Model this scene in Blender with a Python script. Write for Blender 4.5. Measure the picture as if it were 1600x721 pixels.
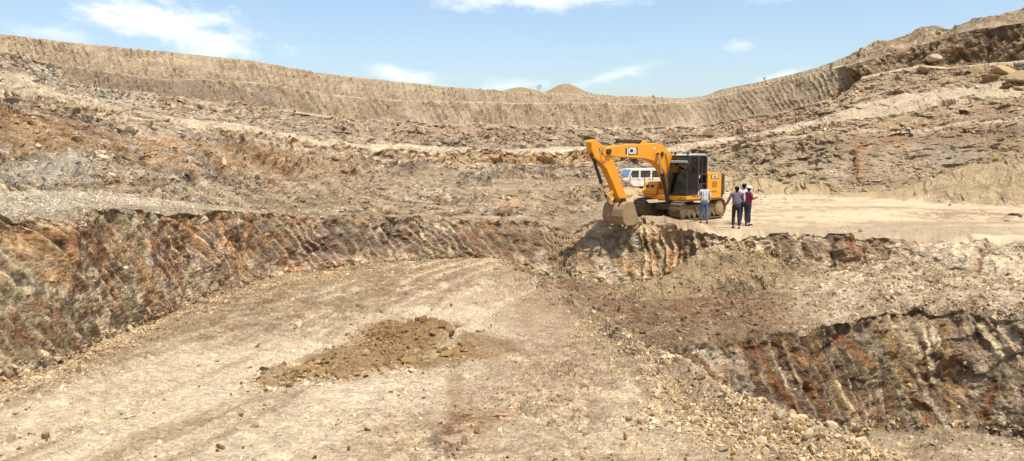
import bpy, bmesh, math, random
import numpy as np
from mathutils import Vector, Matrix, Euler

for o in list(bpy.data.objects): bpy.data.objects.remove(o)
scene = bpy.context.scene
COL = scene.collection
rng = np.random.default_rng(7)
random.seed(7)

# ------------------------------------------------------------------ camera
F = 1186.0                       # focal length in photo pixels (1600 wide)
PITCH = math.atan((360.5 - 242.0) / F)
cam_d = bpy.data.cameras.new('camera'); cam = bpy.data.objects.new('camera', cam_d); COL.objects.link(cam)
cam_d.sensor_width = 36.0; cam_d.lens = F / 1600.0 * 36.0
cam_d.clip_start = 0.1; cam_d.clip_end = 5000
cam.location = (0, 0, 0); cam.rotation_euler = (math.pi / 2 - PITCH, 0, 0)
scene.camera = cam
scene.render.resolution_x = 1024; scene.render.resolution_y = 461
scene.view_settings.view_transform = 'Standard'
try: scene.view_settings.look = 'None'
except Exception: pass
scene.view_settings.exposure = 0.36
scene.view_settings.gamma = 1.0

CP, SP = math.cos(PITCH), math.sin(PITCH)
def ray(px, py):
    u = (px - 800.0) / F; v = (360.5 - py) / F
    return np.array([u, CP + v * SP, -SP + v * CP])
def at(px, py, D):
    r = ray(px, py); return r * (D / r[1])
def proj(X, Y, Z):
    """world -> photo pixel"""
    fz = Y * CP - Z * SP; uz = Y * SP + Z * CP
    return 800 + F * X / fz, 360.5 - F * uz / fz

# ------------------------------------------------------------------ sun + world
SUN_EL, SUN_AZ = math.radians(69), math.radians(147)      # azimuth clockwise from +Y (view direction)
sd = Vector((math.sin(SUN_AZ) * math.cos(SUN_EL), math.cos(SUN_AZ) * math.cos(SUN_EL), math.sin(SUN_EL)))
sun_d = bpy.data.lights.new('sun', 'SUN'); sun = bpy.data.objects.new('sun', sun_d); COL.objects.link(sun)
sun_d.energy = 4.4; sun_d.angle = math.radians(0.53); sun_d.color = (1.0, 0.945, 0.85)
sun.rotation_euler = sd.to_track_quat('Z', 'Y').to_euler(); sun.location = (0, 0, 60)

world = bpy.data.worlds.new('World'); scene.world = world; world.use_nodes = True
wt = world.node_tree; wt.nodes.clear()
def WN(t, **k):
    n = wt.nodes.new(t)
    for a, b in k.items(): setattr(n, a, b)
    return n
def wmath(op, a, b=None, c=None):
    n = WN('ShaderNodeMath', operation=op)
    for i, x in enumerate((a, b, c)):
        if x is None: continue
        if isinstance(x, (int, float)): n.inputs[i].default_value = x
        else: wt.links.new(x, n.inputs[i])
    return n.outputs[0]
wo = WN('ShaderNodeOutputWorld'); bg = WN('ShaderNodeBackground'); sky = WN('ShaderNodeTexSky')
sky.sky_type = 'NISHITA'; sky.sun_disc = False; sky.sun_elevation = SUN_EL; sky.sun_rotation = SUN_AZ
sky.air_density = 1.1; sky.dust_density = 2.2; sky.ozone_density = 1.5; sky.altitude = 300
bg.inputs['Strength'].default_value = 0.15
tc = WN('ShaderNodeTexCoord'); sep = WN('ShaderNodeSeparateXYZ'); wt.links.new(tc.outputs['Generated'], sep.inputs[0])
AZ = wmath('ARCTAN2', sep.outputs[0], sep.outputs[1]); EL = wmath('ARCSINE', sep.outputs[2])
def wnoise(scale, detail, rough, sx=1, sz=1):
    m = WN('ShaderNodeMapping'); m.inputs['Scale'].default_value = (sx, sx, sz)
    wt.links.new(tc.outputs['Generated'], m.inputs[0])
    n = WN('ShaderNodeTexNoise'); n.inputs['Scale'].default_value = scale; n.inputs['Detail'].default_value = detail
    n.inputs['Roughness'].default_value = rough; wt.links.new(m.outputs[0], n.inputs['Vector']); return n.outputs[0]
puff = wnoise(14, 6, 0.6, 1, 2.2); puff2 = wnoise(45, 4, 0.6, 1, 2)
mask = None
for (cx, cy, wx, wy, st, tilt) in [(265, 38, 150, 46, 1.0, .28), (335, 62, 85, 30, .95, .25), (215, 16, 90, 30, .9, .1), (100, 52, 60, 13, .5, 0),
                             (655, 126, 80, 17, .75, .2), (800, 134, 55, 12, .6, -.1), (812, 2, 130, 15, .8, 0), (925, -2, 70, 16, .6, 0),
                             (1152, 71, 36, 10, .5, 0), (960, 118, 62, 9, .45, -.25), (985, 114, 26, 8, .4, 0), (1225, 120, 45, 9, .5, -.2), (1215, -4, 60, 10, .3, 0),
                             (20, 65, 60, 12, .35, 0)]:
    r = ray(cx, cy); az = math.atan2(r[0], r[1]); el = math.asin(r[2] / np.linalg.norm(r))
    da = wmath('SUBTRACT', AZ, az); de = wmath('ADD', wmath('SUBTRACT', EL, el), wmath('MULTIPLY', da, tilt))
    a = wmath('MULTIPLY', da, F / (wx * 1.15)); b = wmath('MULTIPLY', de, F / (wy * 1.2))
    d = wmath('SQRT', wmath('ADD', wmath('MULTIPLY', a, a), wmath('MULTIPLY', b, b)))
    e = wmath('SUBTRACT', 1.0, d)
    e = wmath('ADD', e, wmath('MULTIPLY', wmath('SUBTRACT', puff, .5), 2.6))
    e = wmath('ADD', e, wmath('MULTIPLY', wmath('SUBTRACT', puff2, .5), .9))
    n = WN('ShaderNodeMapRange', interpolation_type='SMOOTHSTEP'); wt.links.new(e, n.inputs[0])
    n.inputs[1].default_value = .0; n.inputs[2].default_value = 1.15; n.inputs[4].default_value = st
    mask = n.outputs[0] if mask is None else wmath('MAXIMUM', mask, n.outputs[0])
gen = wnoise(3.2, 7, .62, 1, 2.4)
gm = WN('ShaderNodeMapRange', interpolation_type='SMOOTHSTEP'); wt.links.new(gen, gm.inputs[0])
gm.inputs[1].default_value = .56; gm.inputs[2].default_value = .8; gm.inputs[4].default_value = .7
hi = WN('ShaderNodeMapRange', interpolation_type='SMOOTHSTEP'); wt.links.new(EL, hi.inputs[0]); hi.inputs[1].default_value = .17; hi.inputs[2].default_value = .4
mask = wmath('MAXIMUM', mask, wmath('MULTIPLY', gm.outputs[0], hi.outputs[0]))
mx = WN('ShaderNodeMix', data_type='RGBA'); wt.links.new(mask, mx.inputs[0]); wt.links.new(sky.outputs[0], mx.inputs[6])
mx.inputs[7].default_value = (6.4, 6.5, 6.6, 1)
wt.links.new(mx.outputs[2], bg.inputs[0]); wt.links.new(bg.outputs[0], wo.inputs[0])

# ------------------------------------------------------------------ helpers
def tag(o, label=None, cat=None, group=None, kind=None):
    if label: o['label'] = label
    if cat: o['category'] = cat
    if group: o['group'] = group
    if kind: o['kind'] = kind
    return o
def empty(name, loc=(0, 0, 0), rz=0.0, **k):
    o = bpy.data.objects.new(name, None); COL.objects.link(o); o.location = loc; o.rotation_euler = (0, 0, rz)
    return tag(o, **k)
def srgb(r, g, b):
    f = lambda c: (c / 255) / 12.92 if c <= 10 else (((c / 255) + .055) / 1.055) ** 2.4
    return np.array([f(r), f(g), f(b)])

def nodes_of(m):
    m.use_nodes = True; nt = m.node_tree; b = nt.nodes.get('Principled BSDF'); return nt, b
def N(nt, t, **k):
    n = nt.nodes.new(t)
    for a, v in k.items(): setattr(n, a, v)
    return n

def earth_mat(name, sc=1.0, bump=0.6, vor=0.5, contrast=0.5, dist=0.03):
    """Rock and soil: base colour from the geology attribute, broken by grain; bump from noise and stones."""
    m = bpy.data.materials.new(name); nt, b = nodes_of(m); L = nt.links.new
    at_ = N(nt, 'ShaderNodeAttribute', attribute_name='geology'); tcn = N(nt, 'ShaderNodeTexCoord')
    def noise(s, d=5, r=.6):
        n = N(nt, 'ShaderNodeTexNoise'); n.inputs['Scale'].default_value = s * sc; n.inputs['Detail'].default_value = d
        n.inputs['Roughness'].default_value = r; L(tcn.outputs['Object'], n.inputs['Vector']); return n
    def voron(s):
        n = N(nt, 'ShaderNodeTexVoronoi', feature='F1'); n.inputs['Scale'].default_value = s * sc
        n.inputs['Randomness'].default_value = 1
        L(w.outputs[0], n.inputs['Vector']); return n
    wn = noise(3, 2)
    w = N(nt, 'ShaderNodeVectorMath', operation='MULTIPLY_ADD'); L(wn.outputs['Color'], w.inputs[0]); w.inputs[1].default_value = (.15 / sc,) * 3
    L(tcn.outputs['Object'], w.inputs[2])
    n1, n2, n3 = noise(1.1, 6, .65), noise(9, 6, .7), noise(55, 3, .6)
    v1, v2 = voron(6.5), voron(17)
    def mth(op, a, c, d=None):
        n = N(nt, 'ShaderNodeMath', operation=op)
        for i, x in enumerate((a, c, d)):
            if x is None: continue
            if isinstance(x, (int, float)): n.inputs[i].default_value = x
            else: L(x, n.inputs[i])
        return n.outputs[0]
    # value variation
    s = mth('MULTIPLY', mth('SUBTRACT', n1.outputs[0], .5), 1.1)
    s = mth('ADD', s, mth('MULTIPLY', mth('SUBTRACT', n2.outputs[0], .5), 1.5))
    s = mth('ADD', s, mth('MULTIPLY', mth('SUBTRACT', n3.outputs[0], .5), .9))
    sv = N(nt, 'ShaderNodeSeparateColor'); L(v1.outputs['Color'], sv.inputs[0])
    s = mth('ADD', s, mth('MULTIPLY', mth('SUBTRACT', sv.outputs[0], .5), .55 * vor))
    sv2 = N(nt, 'ShaderNodeSeparateColor'); L(v2.outputs['Color'], sv2.inputs[0])
    s = mth('ADD', s, mth('MULTIPLY', mth('SUBTRACT', sv2.outputs[0], .5), .5 * vor))
    val = mth('POWER', 2.0, mth('MULTIPLY', s, contrast * 1.6))
    vm = N(nt, 'ShaderNodeVectorMath', operation='SCALE'); L(at_.outputs['Color'], vm.inputs[0]); L(val, vm.inputs['Scale'])
    # hue variation toward iron tint
    hs = N(nt, 'ShaderNodeMix', data_type='RGBA', blend_type='MULTIPLY'); L(vm.outputs[0], hs.inputs[6]); hs.inputs[7].default_value = (1.0, .84, .68, 1)
    hf = N(nt, 'ShaderNodeMapRange'); L(noise(2.7, 5, .7).outputs[0], hf.inputs[0]); hf.inputs[1].default_value = .5; hf.inputs[2].default_value = .75; hf.inputs[4].default_value = .4
    L(hf.outputs[0], hs.inputs[0]); L(hs.outputs[2], b.inputs['Base Color'])
    b.inputs['Roughness'].default_value = .95; b.inputs['Specular IOR Level'].default_value = .12
    h = mth('ADD', mth('MULTIPLY', n2.outputs[0], .9), mth('MULTIPLY', n3.outputs[0], .3))
    h = mth('SUBTRACT', h, mth('MULTIPLY', v1.outputs['Distance'], .7 * vor * 1.6))
    h = mth('SUBTRACT', h, mth('MULTIPLY', v2.outputs['Distance'], .35 * vor * 1.6))
    bp = N(nt, 'ShaderNodeBump'); bp.inputs['Strength'].default_value = bump; bp.inputs['Distance'].default_value = dist / sc * 2.4
    L(h, bp.inputs['Height']); L(bp.outputs[0], b.inputs['Normal'])
    return m

def paint(name, col, rough=.45, metal=0.0, dust=.25, dcol=(172, 145, 105), dscale=2.5, spec=.5):
    m = bpy.data.materials.new(name); nt, b = nodes_of(m); L = nt.links.new
    tcn = N(nt, 'ShaderNodeTexCoord'); n = N(nt, 'ShaderNodeTexNoise'); n.inputs['Scale'].default_value = dscale; n.inputs['Detail'].default_value = 7; n.inputs['Roughness'].default_value = .7
    L(tcn.outputs['Object'], n.inputs['Vector'])
    mr = N(nt, 'ShaderNodeMapRange'); L(n.outputs[0], mr.inputs[0]); mr.inputs[1].default_value = .35; mr.inputs[2].default_value = .8; mr.inputs[4].default_value = dust * 1.6
    mr.inputs[3].default_value = dust * .25
    mx = N(nt, 'ShaderNodeMix', data_type='RGBA'); L(mr.outputs[0], mx.inputs[0])
    mx.inputs[6].default_value = (*srgb(*col), 1); mx.inputs[7].default_value = (*srgb(*dcol), 1); L(mx.outputs[2], b.inputs['Base Color'])
    r2 = N(nt, 'ShaderNodeMapRange'); L(mr.outputs[0], r2.inputs[0]); r2.inputs[3].default_value = rough; r2.inputs[4].default_value = .95
    L(r2.outputs[0], b.inputs['Roughness']); b.inputs['Metallic'].default_value = metal; b.inputs['Specular IOR Level'].default_value = spec
    return m
def glass(name, tint=(.55, .62, .62), refl=.25):
    m = bpy.data.materials.new(name); m.use_nodes = True; nt = m.node_tree; nt.nodes.clear(); L = nt.links.new
    o = N(nt, 'ShaderNodeOutputMaterial'); t = N(nt, 'ShaderNodeBsdfTransparent'); t.inputs[0].default_value = (*tint, 1)
    g = N(nt, 'ShaderNodeBsdfGlossy'); g.inputs['Roughness'].default_value = .06; g.inputs[0].default_value = (.9, .95, 1, 1)
    f = N(nt, 'ShaderNodeFresnel'); f.inputs[0].default_value = 1.5
    a = N(nt, 'ShaderNodeMath', operation='ADD'); L(f.outputs[0], a.inputs[0]); a.inputs[1].default_value = refl - .04
    x = N(nt, 'ShaderNodeMixShader'); L(a.outputs[0], x.inputs[0]); L(t.outputs[0], x.inputs[1]); L(g.outputs[0], x.inputs[2]); L(x.outputs[0], o.inputs[0])
    return m

# ------------------------------------------------------------------ numpy noise
def _h(ix, iy, iz, seed):
    h = (ix.astype(np.uint32) * np.uint32(374761393) + iy.astype(np.uint32) * np.uint32(668265263)
         + iz.astype(np.uint32) * np.uint32(2147483647 & 1274126177) + np.uint32((seed * 974711) & 0xffffffff))
    h = (h ^ (h >> np.uint32(13))) * np.uint32(1274126177)
    h = (h ^ (h >> np.uint32(15))) * np.uint32(2246822519)
    return ((h ^ (h >> np.uint32(16))) & np.uint32(0xffffff)).astype(np.float32) / np.float32(16777215)
from concurrent.futures import ThreadPoolExecutor
POOL = ThreadPoolExecutor(4)
def blocks(fn, arrs):
    sh = arrs[0].shape; A_ = [np.ascontiguousarray(np.broadcast_to(a, sh)).ravel() for a in arrs]; n = A_[0].size
    if n < 60000: return fn(*A_).reshape(sh)
    k = 24000; parts = list(POOL.map(lambda i: fn(*[a[i:i + k] for a in A_]), range(0, n, k)))
    return np.concatenate(parts).reshape(sh)
def vnoise(x, y, z, seed=0):
    x = np.asarray(x, np.float32)
    return blocks(lambda a, b, c: _vn(a, b, c, seed), [x, np.asarray(y, np.float32), np.asarray(z, np.float32)])
def _vn(x, y, z, seed=0):
    x = np.asarray(x, np.float32); y = np.asarray(y, np.float32) + np.zeros_like(x); z = np.asarray(z, np.float32) + np.zeros_like(x)
    fx, fy, fz = np.floor(x), np.floor(y), np.floor(z)
    ix, iy, iz = fx.astype(np.int32), fy.astype(np.int32), fz.astype(np.int32)
    x, y, z = x - fx, y - fy, z - fz
    s = lambda t: t * t * t * (t * (t * 6 - 15) + 10)
    sx, sy, sz = s(x), s(y), s(z)
    r = 0
    for dx in (0, 1):
        wx = sx if dx else 1 - sx
        for dy in (0, 1):
            wy = sy if dy else 1 - sy
            for dz in (0, 1):
                wz = sz if dz else 1 - sz
                r = r + _h(ix + dx, iy + dy, iz + dz, seed) * (wx * wy * wz)
    return r
def fbm(x, y, z, seed=0, oct=4, gain=.5, lac=2.03):
    x = np.asarray(x, np.float32)
    return blocks(lambda a, b, c: _fbm(a, b, c, seed, oct, gain, lac), [x, np.asarray(y, np.float32), np.asarray(z, np.float32)])
def _fbm(x, y, z, seed, oct, gain, lac):
    r = 0; a = 1; t = 0
    for i in range(oct):
        r = r + np.float32(a) * _vn(x, y, z, seed + i * 17); t += a; a *= gain
        lac = np.float32(lac); x, y, z = (x * np.float32(.8) - y * np.float32(.6)) * lac, (x * np.float32(.6) + y * np.float32(.8)) * lac, z * lac
    return r / t
def sstep(a, b, x):
    t = np.clip((x - a) / (b - a), 0, 1); return t * t * (3 - 2 * t)
def worley2(x, y, seed):
    r = blocks(lambda a, b: np.stack(_wor(a, b, seed), -1).astype(np.float32).view(np.complex64)[..., 0], [np.asarray(x, np.float32), np.asarray(y, np.float32)])
    return r.real.copy(), r.imag.copy()
def _wor(x, y, seed):
    ix, iy = np.floor(x).astype(np.int32), np.floor(y).astype(np.int32); d = np.full(x.shape, 9., np.float32); idv = np.zeros(x.shape, np.float32)
    zz = np.zeros_like(ix)
    for dx in (-1, 0, 1):
        for dy in (-1, 0, 1):
            cx, cy = ix + dx, iy + dy
            px, py = cx + _h(cx, cy, zz, seed), cy + _h(cx, cy, zz, seed + 5)
            q = np.hypot(x - px, y - py); k = q < d; d = np.where(k, q, d); idv = np.where(k, _h(cx, cy, zz, seed + 9), idv)
    return d, idv

# ------------------------------------------------------------------ terrain: break lines of the quarry
pxs = np.concatenate([np.linspace(-1500, -46, 62), np.arange(-30, 1631, 1.62), np.linspace(1646, 3100, 62)])
NC = len(pxs)
def line(pts, sm=18):
    """pts: (px, 'y', py, D) or (px, 'z', z, D) -> D(px), z(px)"""
    P = sorted(pts, key=lambda p: p[0]); X = [p[0] for p in P]; D = [p[3] for p in P]
    Z = [at(p[0], p[2], p[3])[2] if p[1] == 'y' else p[2] for p in P]
    d = np.interp(pxs, X, D); z = np.interp(pxs, X, Z)
    m = (pxs > -31) & (pxs < 1632)
    k = int(sm / 1.62)
    if k > 1:
        w = np.hanning(2 * k + 1); w /= w.sum()
        for a in (d, z):
            s = a[m]; a[m] = np.convolve(np.pad(s, k, mode='reflect', reflect_type='odd'), w, mode='valid')
    return d, z
Y = lambda px, py, D: (px, 'y', py, D)
Z = lambda px, z, D: (px, 'z', z, D)
K = {}
K['00'] = line([Z(-1500, -1.6, .5), Z(3100, -1.6, .5)])
K['01'] = line([Z(-1500, -1.8, 2.6), Z(-400, -1.8, 3), Z(3100, -1.9, 3)])
K['02'] = line([Z(-1500, -4.1, 4.2), Z(-400, -4.2, 5.8), Z(0, -4.2, 8.6), Z(400, -4.2, 9), Z(800, -4.2, 9), Z(1200, -4.2, 8.4), Z(1600, -4.2, 7), Z(2000, -4.2, 6), Z(3100, -4.2, 4.4)])
K['07'] = line([Z(-1500, -4.1, 5.2), Z(-400, -4.2, 8.2), Y(0, 608, 13.5), Y(100, 570, 14.8), Y(200, 520, 17.8), Y(300, 474, 21.4), Y(400, 440, 25.1), Y(450, 428, 26.8), Y(600, 411, 29.3),
                Y(700, 405, 30.5), Y(780, 402, 31.2), Z(825, -4.6, 31.1), Y(865, 440, 30.2), Y(900, 437, 30), Y(955, 450, 30.6), Y(1040, 455, 29.7), Y(1090, 458, 28.5), Y(1130, 450, 27.6), Y(1170, 440, 27), Y(1210, 433, 26.7),
                Y(1250, 430, 27.1), Y(1300, 424, 27.1), Y(1340, 418, 26.7), Y(1400, 414, 26.1), Y(1500, 432, 24), Y(1600, 446, 22.8), Z(2000, -3.9, 19), Z(3100, -3.9, 13)])
def floorfrac(fr, right):
    L = []
    for p in (-1500, -400, 0, 100, 200, 300, 400, 500, 600, 700, 760):
        a = np.interp(p, pxs, K['02'][0]); b = np.interp(p, pxs, K['07'][0]); za = -4.2; zb = np.interp(p, pxs, K['07'][1])
        L.append(Z(p, za + (zb - za) * fr, a + (b - a) * fr))
    return line(L + right)
K['03'] = floorfrac(.80, [Y(790, 418, 28.3), Y(850, 445, 24.5), Y(900, 480, 20.7), Y(960, 520, 17.5), Y(1010, 548, 15.8), Y(1050, 568, 14.8), Y(1100, 600, 13.4), Y(1150, 630, 12.4),
                          Y(1250, 668, 11.3), Y(1356, 708, 10.2), Y(1450, 760, 9.2), Z(1600, -4.1, 8.1), Z(2000, -4.1, 6.6), Z(3100, -4.1, 4.7)])
K['04'] = floorfrac(.86, [Z(790, -4.25, 29), Z(850, -4.6, 25.7), Z(900, -4.85, 21.9), Z(960, -5, 18.6), Z(1010, -5.2, 16.7), Z(1050, -6.2, 16.0), Z(1100, -6.8, 14.9), Z(1150, -7, 13.9),
                          Z(1250, -7, 13), Z(1356, -7, 12.3), Z(1600, -6.9, 10.6), Z(2000, -6.8, 9), Z(3100, -6.8, 7)])
K['05'] = floorfrac(.91, [Z(790, -4.3, 29.7), Z(850, -4.8, 26.9), Z(900, -4.95, 23), Z(960, -5.1, 19.8), Z(1010, -5.2, 17.4), Z(1050, -6.2, 16.6), Z(1100, -6.9, 16.3), Z(1150, -7.1, 16.6),
                          Z(1250, -7.1, 17), Y(1340, 700, 18.3), Y(1367, 672, 19.1), Y(1421, 677, 19.7), Y(1475, 661, 19.3), Y(1530, 668, 18.8), Y(1600, 684, 18), Z(2000, -6.8, 14), Z(3100, -6.8, 9)])
K['06'] = floorfrac(.95, [Z(790, -4.4, 30.3), Z(850, -4.85, 27.8), Z(900, -4.9, 24.2), Z(960, -4.95, 21.4), Z(1010, -4.75, 18.4), Y(1046, 552, 17.3), Y(1071, 544, 17.5), Y(1136, 530, 18.1), Y(1210, 516, 18.5),
                          Y(1264, 517, 18.3), Y(1296, 510, 18.9), Y(1367, 484, 20.5), Y(1421, 476, 21.2), Y(1475, 478, 20.8), Y(1530, 487, 20), Y(1600, 498, 19.2), Z(2000, -4.1, 15), Z(3100, -4, 10)], )
K['08'] = line([Z(-1500, -.3, 6.6), Z(-400, -.65, 9.8), Y(0, 322, 15.3), Y(100, 325, 16.6), Y(200, 325, 19.6), Y(300, 327, 23.2), Y(400, 333, 26.9), Y(500, 335, 28.9), Y(600, 338, 31.2), Y(700, 341, 32.4),
                Y(800, 345, 33.4), Y(850, 349, 33.2), Y(885, 362, 32.8), Y(915, 352, 32.6), Y(940, 347, 32.3), Y(1000, 345, 31.8), Y(1030, 346, 31.2), Y(1060, 352, 30), Y(1100, 359, 28.9), Y(1150, 364, 27.7), Y(1190, 364, 27.5), Y(1250, 362, 28), Y(1330, 364, 27.5),
                Y(1410, 368, 26.6), Y(1500, 370, 26), Y(1600, 376, 24.8), Z(2000, -2.84, 20), Z(3100, -2.8, 14)])
K['09'] = line([Z(-1500, .1, 9), Z(-400, -.5, 13), Y(0, 296, 20), Y(100, 297, 23), Y(200, 303, 26), Y(300, 321, 25.4), Y(400, 329, 28.2), Y(600, 335, 32.4), Y(700, 338, 33.7), Y(800, 341, 34.9), Y(870, 338, 36.8),
                Y(915, 329, 40), Y(950, 313, 48), Y(980, 303, 56), Y(1000, 296, 63), Y(1050, 292, 66.5), Y(1135, 290, 69), Y(1200, 298, 60), Y(1300, 306, 53), Y(1400, 308, 51), Y(1500, 310, 50), Y(1600, 314, 47), Z(2000, -2.8, 36), Z(3100, -2.8, 24)])
K['10'] = line([Z(-1500, 1.5, 11), Z(-400, 1.1, 16.5), Y(0, 195, 24.5), Y(100, 205, 27), Y(200, 232, 29.5), Y(300, 255, 30.2), Y(400, 275, 32.8), Y(600, 290, 37), Y(800, 293, 39.5), Y(880, 292, 41.5), Y(940, 285, 50),
                Y(1000, 280, 66), Y(1050, 280, 71), Y(1135, 270, 73), Y(1200, 268, 65), Y(1300, 262, 58), Y(1400, 262, 56), Y(1500, 255, 54), Y(1600, 245, 51), Z(2000, .5, 40), Z(3100, .5, 27)])
K['11'] = line([Z(-1500, 3, 12.5), Z(-400, 3, 20), Y(0, 150, 27.5), Y(100, 165, 31), Y(200, 185, 35), Y(300, 205, 37), Y(400, 215, 40), Y(500, 232, 44), Y(600, 245, 48), Y(700, 256, 52), Y(800, 257, 58),
                Y(900, 257, 68), Y(1000, 257, 76), Y(1050, 252, 80), Y(1135, 232, 81), Y(1200, 218, 74), Y(1300, 197, 68), Y(1400, 205, 63), Y(1500, 190, 61), Y(1600, 180, 58), Z(2000, 3.5, 46), Z(3100, 3.5, 32)])
K['12'] = line([Z(-1500, 3.3, 13), Z(-400, 3.4, 21), Y(0, 140, 28), Y(100, 154, 32), Y(200, 175, 36), Y(300, 196, 38.2), Y(400, 206, 41), Y(500, 224, 45), Y(600, 231, 49), Y(700, 234, 53), Y(800, 234, 59), Y(900, 233, 69.2),
                Y(1000, 236, 77.5), Y(1050, 236, 81.2), Y(1135, 222, 82.5), Y(1200, 210, 76), Y(1300, 190, 69.5), Y(1400, 178, 67), Y(1500, 160, 65), Y(1600, 150, 62), Z(2000, 5.5, 49), Z(3100, 5.5, 34)])
K['13'] = line([Z(-1500, 3.8, 15), Z(-400, 4, 24), Y(0, 106, 33), Y(60, 118, 35), Y(100, 146, 37), Y(200, 166, 42), Y(300, 188, 43.5), Y(400, 202, 47), Y(500, 220, 51), Y(600, 228, 55), Y(700, 231.5, 60), Y(800, 232, 66), Y(900, 231, 76),
                Y(1000, 233, 84), Y(1050, 231, 87), Y(1135, 216, 88), Y(1200, 203, 81), Y(1300, 178, 74), Y(1344, 165, 73.5), Y(1400, 150, 73), Y(1500, 132, 70), Y(1600, 128, 66), Z(2000, 7, 53), Z(3100, 7, 37)])
K['14'] = line([Z(-1500, 5, 17), Z(-400, 5, 27), Y(0, 77, 36), Y(60, 95, 38.5), Y(84, 113, 41), Y(111, 134, 47), Y(200, 146, 54), Y(311, 157, 58), Y(400, 163, 61), Y(555, 186, 66), Y(710, 195, 70), Y(900, 198, 84),
                Y(1000, 200, 92), Y(1100, 196, 94), Y(1246, 169, 84), Y(1300, 152, 80.5), Y(1344, 124, 80), Y(1400, 111, 78), Y(1440, 103, 76.8), Y(1481, 109, 75.5), Y(1544, 102, 73), Y(1600, 96, 70), Z(2000, 8.5, 57), Z(3100, 8.5, 40)], 10)
bD, bz = K['14']
K['15'] = (np.where(pxs < 84, np.maximum(bD + 5, 60), bD + np.where(pxs < 150, 8, np.where(pxs > 1344, 1.2, 4.5))), bz + np.where(pxs > 1344, .3, .1))
K['16'] = line([Z(-1500, 8, 26), Z(-400, 9, 50), Z(0, 8.8, 70), Y(67, 96, 69), Y(150, 110, 66), Y(244, 124, 67), Y(330, 126, 69), Y(400, 129, 71), Y(520, 148, 75), Y(622, 158, 79), Y(760, 161, 84), Y(900, 161, 94), Y(1000, 163, 103), Y(1060, 160, 105.5), Y(1100, 156, 103), Y(1200, 134, 96),
                Y(1277, 112, 90), Y(1348, 95, 82.5), Y(1410, 80, 80.5), Y(1486, 55, 78), Y(1544, 40, 75.5), Y(1600, 32, 72.5), Z(2000, 13, 59), Z(3100, 13, 42)], 10)
kD, kz = K['16']
K['17'] = (kD + np.where(pxs > 1300, 2.5, 4.0), kz + np.where(pxs > 1300, .5, .12))
K['18'] = line([Z(-1500, 12, 34), Z(-400, 13, 60), Y(0, 53, 78), Y(90, 64, 77), Y(178, 73, 77.5), Y(300, 85, 79), Y(400, 96, 82), Y(500, 114, 86), Y(600, 125, 90), Y(700, 136, 96), Y(800, 143, 103), Y(900, 146, 108), Y(1000, 151, 112),
                Y(1050, 154, 113), Y(1080, 153, 112), Y(1100, 150, 111), Y(1130, 139, 109), Y(1200, 125, 103), Y(1277, 106, 96), Y(1300, 97, 94), Y(1348, 71, 90), Y(1400, 66, 88), Y(1430, 56, 87), Y(1455, 47, 86), Y(1530, 32, 83), Y(1600, 12, 80),
                Z(2000, 18, 68), Z(3100, 18, 50)], 6)
cD, cz = K['18']
K['19'] = (cD + 12, cz - .5)
K['20'] = (cD * 0 + 500, cz * 0 + 2.0)
keys = sorted(K)
#        00 01 02  03 04  05  06  07  08  09  10  11  12  13  14  15  16  17  18 19
ROWS = [2, 4, 180, 26, 46, 125, 66, 140, 36, 46, 46, 22, 7, 44, 6, 42, 6, 36, 5, 3]
rows_D, rows_z, strip, vv = [], [], [], []
for i in range(len(keys) - 1):
    (d0, z0), (d1, z1) = K[keys[i]], K[keys[i + 1]]
    n = ROWS[i]
    t = np.arange(n) / n
    for q in t:
        if i == 2:       # even spacing in the picture rather than in depth
            w = q; s0 = z0 / d0; s1 = z1 / d1; s = s0 + (s1 - s0) * w
            zz = z0 + (z1 - z0) * w; ww = np.clip((zz / s - d0) / (d1 - d0), 0, 1); dd = d0 + (d1 - d0) * ww
            rows_D.append(dd); rows_z.append(z0 + (z1 - z0) * ww)
        else:
            rows_D.append(d0 + (d1 - d0) * q); rows_z.append(z0 + (z1 - z0) * q)
        strip.append(i); vv.append(q)
rows_D.append(K['20'][0]); rows_z.append(K['20'][1]); strip.append(19); vv.append(1)
D = np.array(rows_D); ZZ = np.array(rows_z); strip = np.array(strip); vv = np.array(vv); NR = len(D)
# X so that the vertex lies in its photo column
uu = (pxs - 800) / F
X = uu[None, :] * (D * CP - ZZ * SP)
# horizontal wander of edges
ed = np.where((strip >= 3)[:, None], 1, .0) * (D / 30)
P = np.stack([X, D, ZZ], -1).astype(np.float32)
STR = np.repeat(strip[:, None], NC, 1); VV = np.repeat(vv[:, None], NC, 1).astype(np.float32)
PXB = np.repeat(pxs[None, :], NR, 0).astype(np.float32)
_, PYB = proj(P[..., 0], P[..., 1], P[..., 2]); PYB = PYB.astype(np.float32)

# --- heaps, cones and mounds
RAISED = []
def lift(zz, c=None):
    if c: RAISED.append((sstep(-.2, .05, zz - P[..., 2]) * .85, c))
    P[..., 2] = np.maximum(P[..., 2], zz)
gx, gy = P[..., 0], P[..., 1]
nz = (fbm(gx * .9, gy * .9, 0, 3, 5) - .5)
def cone(px, py, Dc, slope, sx=1., sy=1., rnd=.3, namp=.5, c_=None):
    c = at(px, py, Dc); d = np.sqrt(((gx - c[0]) / sx) ** 2 + ((gy - c[1]) / sy) ** 2 + rnd * rnd) - rnd
    lift(np.where(d < 16, c[2] - slope * d + nz * namp * np.clip(d, 0, 1.5), -99), c_)
cone(1148, 378, 27.9, .80, .85, .8, .8, 1.2, 'dun')
cone(1185, 404, 27.0, .62, 1.1, .9, .9, 1.2, 'dun')
cone(1110, 425, 27.3, .5, 1.1, .9, .9, 1.2, 'dun')
cone(1650, 210, 49, .55, 1.35, 1., .4, .5, 'dun')
cone(1510, 288, 50.5, .5, 2.2, .9, .4, .4, 'dun')
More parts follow.
